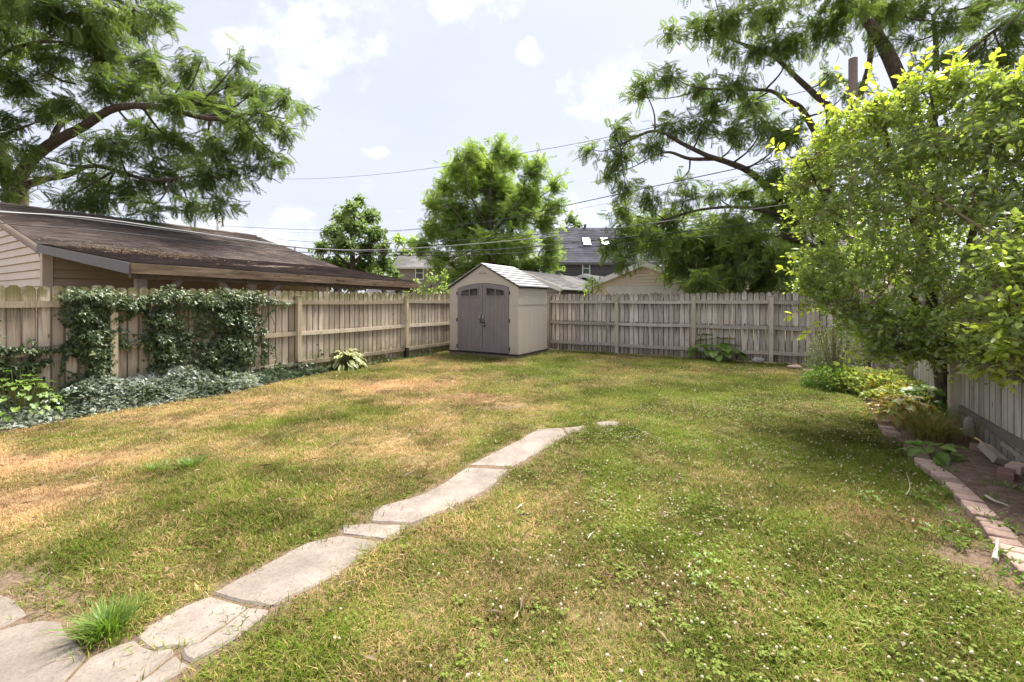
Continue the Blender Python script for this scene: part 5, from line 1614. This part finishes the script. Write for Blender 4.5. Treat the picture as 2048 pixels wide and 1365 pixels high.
def blade_clump(name, label, cat, base, n, L, spread, mat, wid=.009, dry=.5, lean=.6, group=None):
    t = thing(name, label, cat, base, group=group)
    a = rng.random(n) * 6.283; rr = np.abs(rng.normal(size=n)) * spread * .35
    ln = L * (.55 + .6 * rng.random(n))
    vs, fs, rd = [], [], []
    for k in range(n):
        d = np.array([math.cos(a[k] + rng.normal() * .5), math.sin(a[k] + rng.normal() * .5), 0]); sd_ = np.array([-d[1], d[0], 0])
        p0 = np.array([rr[k] * math.cos(a[k]), rr[k] * math.sin(a[k]), 0.0])
        le = lean * (.4 + .8 * rng.random()); b = len(vs); v_ = rng.random() * (1 if rng.random() < dry else .3)
        for i in range(5):
            s = i / 4
            p = p0 + d * ln[k] * le * s ** 1.5 + UP * ln[k] * (s - .55 * le * s * s)
            w = wid * (1 - s ** 2 * .96)
            vs += [p - sd_ * w / 2, p + sd_ * w / 2]; rd += [v_, v_]
        for i in range(4):
            fs.append((b + 2 * i, b + 2 * i + 1, b + 2 * i + 3, b + 2 * i + 2))
    me = mesh_np('blades', np.array(vs), np.array(fs), np.full(len(fs), 4), {'rnd': np.array(rd)})
    link('blades', me, mat, t)['kind'] = 'stuff'
    return t


blade_clump('grass_clump', 'lush green grass tuft growing in the gap between concrete slabs', 'grass clump', G(215, 1268), 420, .17, .16, M['leaf_weed'], .006, .6, .75)
blade_clump('grass_clump', 'arching straw-coloured ornamental grass clump by the brick edging', 'grass clump', G(1862, 880, .04), 520, .46, .30, M['leaf_straw'], .007, .95, 1.0)
blade_clump('grass_clump', 'green strappy grass clump behind the straw-coloured one', 'grass clump', G(1848, 858, .04), 320, .44, .28, M['leaf_weed'], .010, .4, .9)
blade_clump('grass_clump', 'yellow-green coarse grass tuft in the dry part of the lawn', 'grass clump', G(310, 940), 120, .11, .22, M['leaf_weed'], .006, .9, .9, None)
blade_clump('grass_clump', 'bright green weed tuft in the dry lawn near the yellow tuft', 'grass clump', G(382, 934), 110, .12, .18, M['leaf_weed'], .008, .3, .8)
for k, (px, py, sz) in enumerate(((1412, 1128, .06), (1405, 1172, .06), (1736, 998, .055), (1745, 1008, .045))):
    rosette('lawn_weed', ['bright flat-leaved weed in the clover lawn, the farther of a pair from the house', 'bright flat-leaved weed in the clover lawn beside a straw patch', 'larger bright weed in the lawn beside the bare strip at the bricks', 'smaller bright weed next to the larger one by the bricks'][k], 'weed', G(px, py), 7, sz, sz * .3, M['leaf_weed'], .05, .08, group='bright weeds in the lawn', tilt=(-.3, .3), stem=False, wv=3)

# seedlings scattered over the bare soil
pts = []
for px, py in ((1985, 975), (2000, 985), (1880, 980), (1890, 990), (2020, 985), (1890, 1030), (1900, 1040), (1925, 1060), (1905, 1085), (1920, 1095), (1975, 1040), (2005, 1060), (2035, 1150), (2045, 1170), (1985, 1010), (1840, 1000), (2000, 1110), (1960, 1150), (2045, 960), (1870, 935), (1880, 930), (1885, 945), (2030, 1065), (1950, 1085), (1860, 1070), (2040, 990), (1995, 925)):
    pts.append(G(px, py, .02))
pos, dd = [], []
for p in pts:
    m = int(rng.integers(10, 22)); sz = .035 + .04 * rng.random()
    q = rng.normal(size=(m, 3)) * (sz * .55, sz * .55, sz * .3); q[:, 2] = np.abs(q[:, 2]) + .015
    pos.append(p + q); dd.append(norm(q + rng.normal(size=q.shape) * .03))
pos, dd = np.concatenate(pos), np.concatenate(dd); n = len(pos)
o = stamp('seedlings', OVAL, pos, dd, UP + rng.normal(size=(n, 3)) * .35, .030 + .025 * rng.random(n), .018, rng.random(n), M['leaf_broad'], None)
tag(o, 'small green seedlings sprouting over the bare soil by the bricks', 'seedlings', kind='stuff')
# ground-hugging greens at the foot of the left fence beyond the ivy
n = 1500
s = rng.random(n) * 4.6 + 2.9; o_ = np.abs(rng.normal(size=n)) * .10
pos = BACK_L - V * s[:, None] + U * (.05 + o_)[:, None] + UP * (.01 + .09 * rng.random(n) * np.exp(-o_ * 8))[:, None]
o = stamp('fence_foot_weeds', IVY, pos, U + rng.normal(size=(n, 3)) * .6, UP + rng.normal(size=(n, 3)) * .5, .05, .045, rng.random(n), M['leaf_ivy'], None, young_lit=np.zeros(n))
tag(o, 'scrappy creeping greenery at the foot of the left fence by the hosta', 'weeds', kind='stuff')

# ------------------------------------------------------------------ loose things in the bed
def stone(name, label, base, r, mat, seed, cat='stone'):
    rs = np.random.default_rng(seed)
    mb = MB(); vs, fs = [], []
    nu, nv = 12, 7
    for i in range(nv + 1):
        ph = math.pi * i / nv
        for k in range(nu):
            t = 2 * math.pi * k / nu
            n = 1 + .16 * math.sin(3 * t + seed) * math.sin(ph) + .10 * rs.normal() * .5
            vs.append((r[0] * n * math.sin(ph) * math.cos(t), r[1] * n * math.sin(ph) * math.sin(t), r[2] * n * math.cos(ph) + r[2] * .7))
    for i in range(nv):
        for k in range(nu):
            fs.append((i * nu + k, (i + 1) * nu + k, (i + 1) * nu + (k + 1) % nu, i * nu + (k + 1) % nu))
    o = mb.add(vs, fs).build(name, mat, None, loc=base, smooth=True)
    return tag(o, label, cat)


stone('field_stone', 'rounded pale stone at the foot of the back fence', G(1515, 726), (.15, .11, .085), M['stone'], 3)
for px, py, r, s, lb in ((1590, 737, (.18, .10, .05), 5, 'flat pinkish stone lying beside the corner bush'), (1618, 745, (.14, .09, .045), 8, 'smaller flat stone next to the pinkish one by the corner bush')):
    stone('flat_stone', lb, G(px, py), r, M['brick'], s)
stone('field_stone', 'upright pale stone leaning on the right fence post', G(1938, 872, .05), (.06, .045, .13), M['stone'], 11)


def loose(name, label, mat, c, dims, rz, rx=0., ry=0., cat='brick', group=None):
    a, b_, h = dims
    o = MB().bevel_box(-a / 2, a / 2, -b_ / 2, b_ / 2, -h / 2, h / 2, .006).build(name, mat, None, loc=c, rotz=rz)
    o.rotation_euler = (rx, ry, rz)
    return tag(o, label, cat, group)


loose('brick', 'single dark red brick lying on the soil by the right fence', M['brick_dark'], G(2012, 952, .07) + (0, 0, .012), (.20, .10, .075), TH + 1.2)
loose('brick', 'paler brick behind the dark red one on the soil', M['brick'], G(2046, 948, .07) + (0.06, 0.10, .012), (.20, .10, .075), TH + 1.0)
loose('scrap_board', 'short cracked wood offcut propped on the soil below the fence', M['scrap'], G(1985, 912, .09) + (0, 0, .02), (.10, .24, .07), TH + .3, .35, .25, 'wood scrap')
loose('scrap_board', 'long split board leaning along the foot of the right fence', M['scrap'], G(2035, 915, .12) + (.05, .05, .02), (.07, .42, .05), TH + .12, .12, .5, 'wood scrap')
loose('scrap_board', 'rotting dark wood lump beside the cracked offcut', M['twig'], G(1966, 900, .07), (.12, .16, .08), TH + .7, .1, .2, 'wood scrap')


def stick(label, pts, r, mat, cat='stick', name='stick'):
    pts = [np.asarray(p, float) for p in pts]
    org = pts[0]
    o = MB().tube(catmull(pts, 3) - org, np.linspace(r, r * .5, (len(pts) - 1) * 3 + 1), 6).build(name, mat, None, loc=org)
    return tag(o, label, cat)


stick('bleached forked stick lying across the last edging bricks', [G(1990, 1120, .03), G(1993, 1100, .05), G(1996, 1080, .075)], .016, M['stick'])
stick('pale peeled stick lying on the bare soil', [G(1972, 992, .075), G(1990, 1002, .08), G(2016, 1011, .075)], .010, M['stick'])
stick('thin brown twig crossing the soil near the peeled stick', [G(1996, 1025, .075), G(2012, 1018, .09), G(2034, 1008, .085)], .006, M['twig'])
stick('curved pale straw lying in the lawn near the bricks', [G(1812, 990, .055), G(1820, 975, .065), G(1816, 955, .06), G(1812, 945, .055)], .003, M['stick'])
stick('bent twig lying on the soil beside the brick edging', [G(1872, 1068, .02), G(1878, 1050, .03), G(1888, 1040, .03), G(1892, 1052, .03)], .003, M['twig'])
# wood chips and dead leaves on the soil
n = 1500
bx = rng.random(6000) * 6.5 + 2.7; by = rng.random(6000) * 9 + 1.2
k = in_poly(bx, by, BED); bx, by = bx[k][:n], by[k][:n]; n = len(bx)
pos = np.stack([bx, by, np.full(n, .045) + .02 * rng.random(n) + np.clip(near_poly(bx, by, BED), 0, .25) * .16 - .012], 1)
o = stamp('mulch_litter', KITE, pos, rand_dirs(n, .2), UP + rng.normal(size=(n, 3)) * .4, .03 + .04 * rng.random(n), .012, rng.random(n), M['leaf_dry'], None)
tag(o, 'wood chips and dead leaf bits strewn over the soil bed', 'mulch', kind='stuff')

# ------------------------------------------------------------------ poles and wires
def pole(label, px, py_top, y, r, mat, arm=None):
    b = P(px, 600, y); b[2] = 0
    top = P(px, py_top, y)[2]
    t = thing('utility_pole', label, 'utility pole', b)
    MB().tube([(0, 0, -.2), (0, 0, top * .5), (0, 0, top)], [r * 1.15, r * 1.05, r], 10).build('pole', mat, t, smooth=True)
    if arm:
        MB().box(-arm, arm, -.06, .06, top - .45, top - .33).build('crossarm', mat, t)
        for x in (-arm * .85, arm * .85):
            MB().tube([(x, 0, top - .33), (x, 0, top - .18)], [.05, .03], 8).build('insulator', M['white'], t)
    return top


pole('grey utility pole standing beyond the garage roof ridge', 438, 428, 42, .22, M['pole_grey'])
pole('brown wooden utility pole rising behind the bright shrub', 1706, 118, 14.6, .13, M['pole'])
pole('short far-off pole beyond the carport roof', 590, 492, 60, .12, M['pole'])


def wire(pts, r, mat, label, group, name='utility_wire'):
    """pts: (px, py, distance)"""
    w = catmull([P(*p) for p in pts], 8)
    org = w[0]
    o = MB().tube(w - org, r, 5).build(name, mat, None, loc=org, smooth=True)
    return tag(o, label, 'wire', group)


GW = 'utility wires over the back fence'
wire([(-80, 414, 8.0), (0, 424, 9.0), (180, 436, 10.5), (340, 458, 12), (500, 481, 14), (620, 497, 15.5), (760, 500, 16.6), (950, 488, 16.6), (1130, 470, 16.0), (1350, 440, 15.2), (1600, 405, 14.8), (1706, 388, 14.7)], .015, M['wire_bright'], 'bright bare cable sagging from over the garage roof to the brown pole', GW)
wire([(-80, 416, 8.6), (60, 428, 9.6), (200, 443, 11), (400, 470, 13), (600, 496, 15.5), (800, 505, 16.4), (1000, 499, 16), (1200, 480, 15.5), (1400, 460, 15.0), (1580, 438, 14.8), (1706, 420, 14.7)], .017, M['wire'], 'thick dark cable just under the bright one across the back', GW)
wire([(-60, 440, 9.5), (40, 450, 10.2), (200, 462, 11.5), (400, 484, 13.5), (620, 506, 16), (800, 511, 16.4), (1000, 508, 16), (1200, 492, 15.5), (1400, 474, 15.0), (1580, 455, 14.8), (1706, 440, 14.7)], .013, M['wire'], 'lowest dark cable sagging past the skylight house', GW)
wire([(438, 452, 42), (560, 458, 38), (740, 463, 33), (860, 456, 27), (1000, 440, 22), (1130, 412, 19), (1240, 388, 17), (1440, 345, 15.4), (1706, 290, 14.7)], .018, M['wire'], 'dark cable climbing from the grey pole through the right tree', GW)
wire([(438, 458, 42), (560, 465, 38), (740, 466, 33), (860, 458, 29), (1000, 449, 25), (1130, 424, 22), (1240, 402, 20), (1440, 360, 18), (1706, 318, 14.8)], .006, M['wire'], 'thin wire a little below the climbing dark cable', GW)
wire([(440, 460, 42), (520, 475, 38), (620, 484, 34), (760, 487, 28), (900, 482, 23), (1120, 466, 17)], .016, M['wire'], 'wire from the grey pole passing in front of the small dark tree', GW)
wire([(450, 456, 42), (500, 475, 36), (560, 492, 30), (640, 512, 24)], .007, M['wire'], 'slanting service drop from the grey pole to the carport', GW)
wire([(505, 358, 38), (620, 358, 33), (760, 349, 28), (910, 330, 24), (1060, 304, 21), (1150, 288, 19), (1320, 252, 17.0), (1706, 160, 14.7)], .011, M['wire'], 'high single thin wire crossing open sky above the round tree', GW)
wire([(1960, 108, 8.5), (1985, 82, 8.0), (2020, 45, 7.2), (2060, 5, 6.4), (2140, -80, 5.5)], .013, M['wire'], 'twisted service cable slanting up over the shrub at the top corner', GW)

# ------------------------------------------------------------------ lawn: blades, clover, flowers
src = bpy.data.collections.new('lawn_sources')


def tuft_mesh(name, n, R, L, seed, w=.0035, lie=.8):
    r = np.random.default_rng(seed)
    vs, fs, rd = [], [], []
    for k in range(n):
        p0 = np.array([*(r.normal(size=2) * R * .55), 0])
        a = r.random() * 6.283; d = np.array([math.cos(a), math.sin(a), 0]); sd_ = np.array([-d[1], d[0], 0])
        ln = L * (.5 + .9 * r.random()); le = lie * (.3 + 1.0 * r.random()); b = len(vs); v_ = r.random()
        ww = w * (.7 + .6 * r.random())
        for i in range(3):
            s = i / 2
            p = p0 + d * ln * le * s ** 1.4 + UP * ln * max(.08, (s - .35 * le * s * s) * (1.15 - .45 * le)) * (1 if i else 0) - UP * (.006 if i == 0 else 0)
            if i < 2: vs += [p - sd_ * ww * (1 - .3 * s) / 2, p + sd_ * ww * (1 - .3 * s) / 2]; rd += [v_, v_]
            else: vs.append(p); rd.append(v_)
        fs += [(b, b + 1, b + 3, b + 2), (b + 2, b + 3, b + 4)]
    me = mesh_np(name, np.array(vs), np.concatenate([np.asarray(f) for f in fs]), [len(f) for f in fs], {'rnd': np.array(rd)})
    me.materials.append(M['grass'])
    return me


def clover_mesh(name, seed):
    r = np.random.default_rng(seed)
    pos, dd, nn = [], [], []
    for k in range(9):
        c = np.array([*(r.normal(size=2) * .035), .018 + .022 * r.random()])
        a0 = r.random() * 6.283
        for j in range(3):
            a = a0 + j * 2.094
            pos.append(c); dd.append((math.cos(a), math.sin(a), .1 * r.normal())); nn.append(UP + .25 * r.normal(size=3))
    v, l, s = leaf_arrays(OVAL[0], OVAL[1], np.array(pos), np.array(dd), np.array(nn), .013, .013)
    me = mesh_np(name, v, l, s, {'rnd': np.repeat(r.random(len(pos)), 6)})
    me.materials.append(M['clover_leaf'])
    return me


def flower_mesh(name, seed):
    r = np.random.default_rng(seed)
    R = .0068
    mb = MB()
    nu, nv = 7, 4
    vs = [(R * 1.0 * math.sin(math.pi * i / nv) * math.cos(6.283 * k / nu + i * .4) * (1 + .2 * r.normal()), R * math.sin(math.pi * i / nv) * math.sin(6.283 * k / nu + i * .4) * (1 + .2 * r.normal()), .052 + R * .85 * math.cos(math.pi * i / nv)) for i in range(nv + 1) for k in range(nu)]
    fs = [(i * nu + k, (i + 1) * nu + k, (i + 1) * nu + (k + 1) % nu, i * nu + (k + 1) % nu) for i in range(nv) for k in range(nu)]
    mb.add(vs, fs)
    me = mb.mesh(name); me.materials.append(M['clover'])
    return me


def scatter(name, meshes, pts, scale, attrs, label, cat):
    c = bpy.data.collections.new(name + '_sources')
    for i, me in enumerate(meshes):
        c.objects.link(bpy.data.objects.new('%s_source_%02d' % (name, i), me))
    n = len(pts)
    me = bpy.data.meshes.new(name)
    me.vertices.add(n); me.vertices.foreach_set('co', np.ascontiguousarray(pts, np.float32).ravel())
    rot = np.zeros((n, 3), np.float32); rot[:, 2] = rng.random(n) * 6.283; rot[:, :2] = rng.normal(size=(n, 2)) * .10
    me.attributes.new('rot', 'FLOAT_VECTOR', 'POINT').data.foreach_set('vector', rot.ravel())
    for k, v in {**attrs, 'scl': scale, 'tone': np.clip(.45 * rng.random(n) + 1.5 * (vnoise(pts[:, 0], pts[:, 1], 93, 4, 2.2) - .5) + .28, 0, 1)}.items():
        me.attributes.new(k, 'FLOAT', 'POINT').data.foreach_set('value', np.ascontiguousarray(v, np.float32))
    me.attributes.new('pick', 'INT', 'POINT').data.foreach_set('value', rng.integers(0, len(meshes), n).astype(np.int32))
    o = link(name, me)
    ng = bpy.data.node_groups.new(name, 'GeometryNodeTree')
    ng.interface.new_socket('Geometry', in_out='INPUT', socket_type='NodeSocketGeometry')
    ng.interface.new_socket('Geometry', in_out='OUTPUT', socket_type='NodeSocketGeometry')
    N = ng.nodes.new; Lk = ng.links.new
    gi, go = N('NodeGroupInput'), N('NodeGroupOutput')
    ci = N('GeometryNodeCollectionInfo'); ci.inputs['Collection'].default_value = c; ci.inputs['Separate Children'].default_value = True; ci.inputs['Reset Children'].default_value = True
    ip = N('GeometryNodeInstanceOnPoints')
    ip.inputs['Pick Instance'].default_value = True
    def named(nm, dt):
        a = N('GeometryNodeInputNamedAttribute'); a.data_type = dt; a.inputs['Name'].default_value = nm
        return next(s for s in a.outputs if s.enabled and s.name == 'Attribute')
    Lk(gi.outputs[0], ip.inputs['Points']); Lk(ci.outputs[0], ip.inputs['Instance'])
    Lk(named('pick', 'INT'), ip.inputs['Instance Index'])
    Lk(named('rot', 'FLOAT_VECTOR'), ip.inputs['Rotation'])
    Lk(named('scl', 'FLOAT'), ip.inputs['Scale'])
    Lk(ip.outputs[0], go.inputs[0])
    o.modifiers.new('scatter', 'NODES').node_group = ng
    return tag(o, label, cat, kind='stuff')


def lawn_points(density, ylo, yhi):
    out = []
    x0, x1 = -9.5, 9.0
    n = int((x1 - x0) * (yhi - ylo) * density)
    x = x0 + (x1 - x0) * rng.random(n); y = ylo + (yhi - ylo) * rng.random(n)
    s, t = yard(x, y)
    keep = (s > .18) & (s < BACK_LEN - .1) & (t > .12) & (np.abs(x) < 1.28 * y + .9)
    x, y = x[keep], y[keep]
    bad = in_poly(x, y, BED)
    for poly in SLAB_XY: bad |= in_poly(x, y, poly) & (near_poly(x, y, poly) > .035 * vnoise(x, y, 91, 3, 4.0))
    for b_ in BRICKS: bad |= (np.abs(x - b_[0]) < .10) & (np.abs(y - b_[1]) < .06)
    q = np.stack([x - shed_c[0], y - shed_c[1]], 1)
    qx, qy = q @ U[:2], q @ V[:2]
    bad |= (np.abs(qx) < SW / 2 + .05) & (qy > -.06) & (qy < SD)
    x, y = x[~bad], y[~bad]
    ba = bareness(x, y)
    keep = rng.random(len(x)) > ba * .93
    x, y = x[keep], y[keep]
    z = (vnoise(x, y, 12, 3, 0.8) - .5) * 0.03 + (vnoise(x, y, 13, 3, 6.0) - .5) * 0.012 - .004
    return np.stack([x, y, z], 1)


tufts = [tuft_mesh('tuft', 26, .075, .048, k, .0042, 1.25) for k in range(8)]
pts = np.concatenate([lawn_points(640, 1.2, 4.2), lawn_points(430, 4.2, 7.5), lawn_points(300, 7.5, 15.6)])
dr = dryness(pts[:, 0], pts[:, 1])
sc = (.72 + .45 * rng.random(len(pts))) * (1.06 - .30 * dr) * (.50 + 1.0 * vnoise(pts[:, 0], pts[:, 1], 51, 4, 2.2)) * np.where(pts[:, 1] > 7.5, 1.25, 1.0)
scatter('lawn_grass', tufts, pts, sc, {'dry': dr}, 'patchy mown lawn grass, green and straw coloured', 'grass')
GRN = len(pts)

cp = lawn_points(330, 1.2, 14.5)
right = np.clip((cp[:, 0] + .5 + .25 * (cp[:, 1] - 2)) / 1.8, 0, 1)
dens = np.clip(vnoise(cp[:, 0], cp[:, 1], 71, 3, .9) * 1.9 - .52, 0, 1) * (.16 + .84 * right) * (1 - dryness(cp[:, 0], cp[:, 1]))
k = rng.random(len(cp)) < dens * .42
cl_ = cp[k]
scatter('clover_leaves', [clover_mesh('clover_patch', s) for s in range(4)], cl_, .6 + .4 * rng.random(len(cl_)), {}, 'low green clover leaves spread through the right-hand lawn', 'clover')
fp = lawn_points(120, 1.2, 15.0)
right = np.clip((fp[:, 0] + .7 + .10 * (fp[:, 1] - 2)) / 2.0, 0, 1)
dens = np.clip(vnoise(fp[:, 0], fp[:, 1], 71, 3, .9) * 2.0 - .50, 0, 1) * (.06 + .94 * right)
dens = np.maximum(dens, .35 * (np.hypot(fp[:, 0] - G(960, 720)[0], fp[:, 1] - 12) < 1.4))
k = rng.random(len(fp)) < dens ** 1.4 * 1.5
fl = fp[k]
scatter('clover_flowers', [flower_mesh('clover_flower', s) for s in range(3)], fl, .55 + .65 * rng.random(len(fl)), {}, 'small white clover flowers dotted over the lawn', 'clover flowers')
lp = lawn_points(16, 1.2, 13.0)
n = len(lp)
o = stamp('lawn_litter', KITE, lp + UP * (.03 + .02 * rng.random(n))[:, None], rand_dirs(n, .2), UP + rng.normal(size=(n, 3)) * .4, np.where(rng.random(n) < .55, .03, .09) * (.6 + .8 * rng.random(n)), np.where(rng.random(n) < .55, .018, .004), rng.random(n), M['leaf_dry'], None)
tag(o, 'dead leaf bits and loose straw lying in the lawn', 'leaf litter', kind='stuff')
print('COUNTS fronds', NF, 'shrub', NS, 'tufts', GRN, 'clover', len(cl_), 'flowers', len(fl))
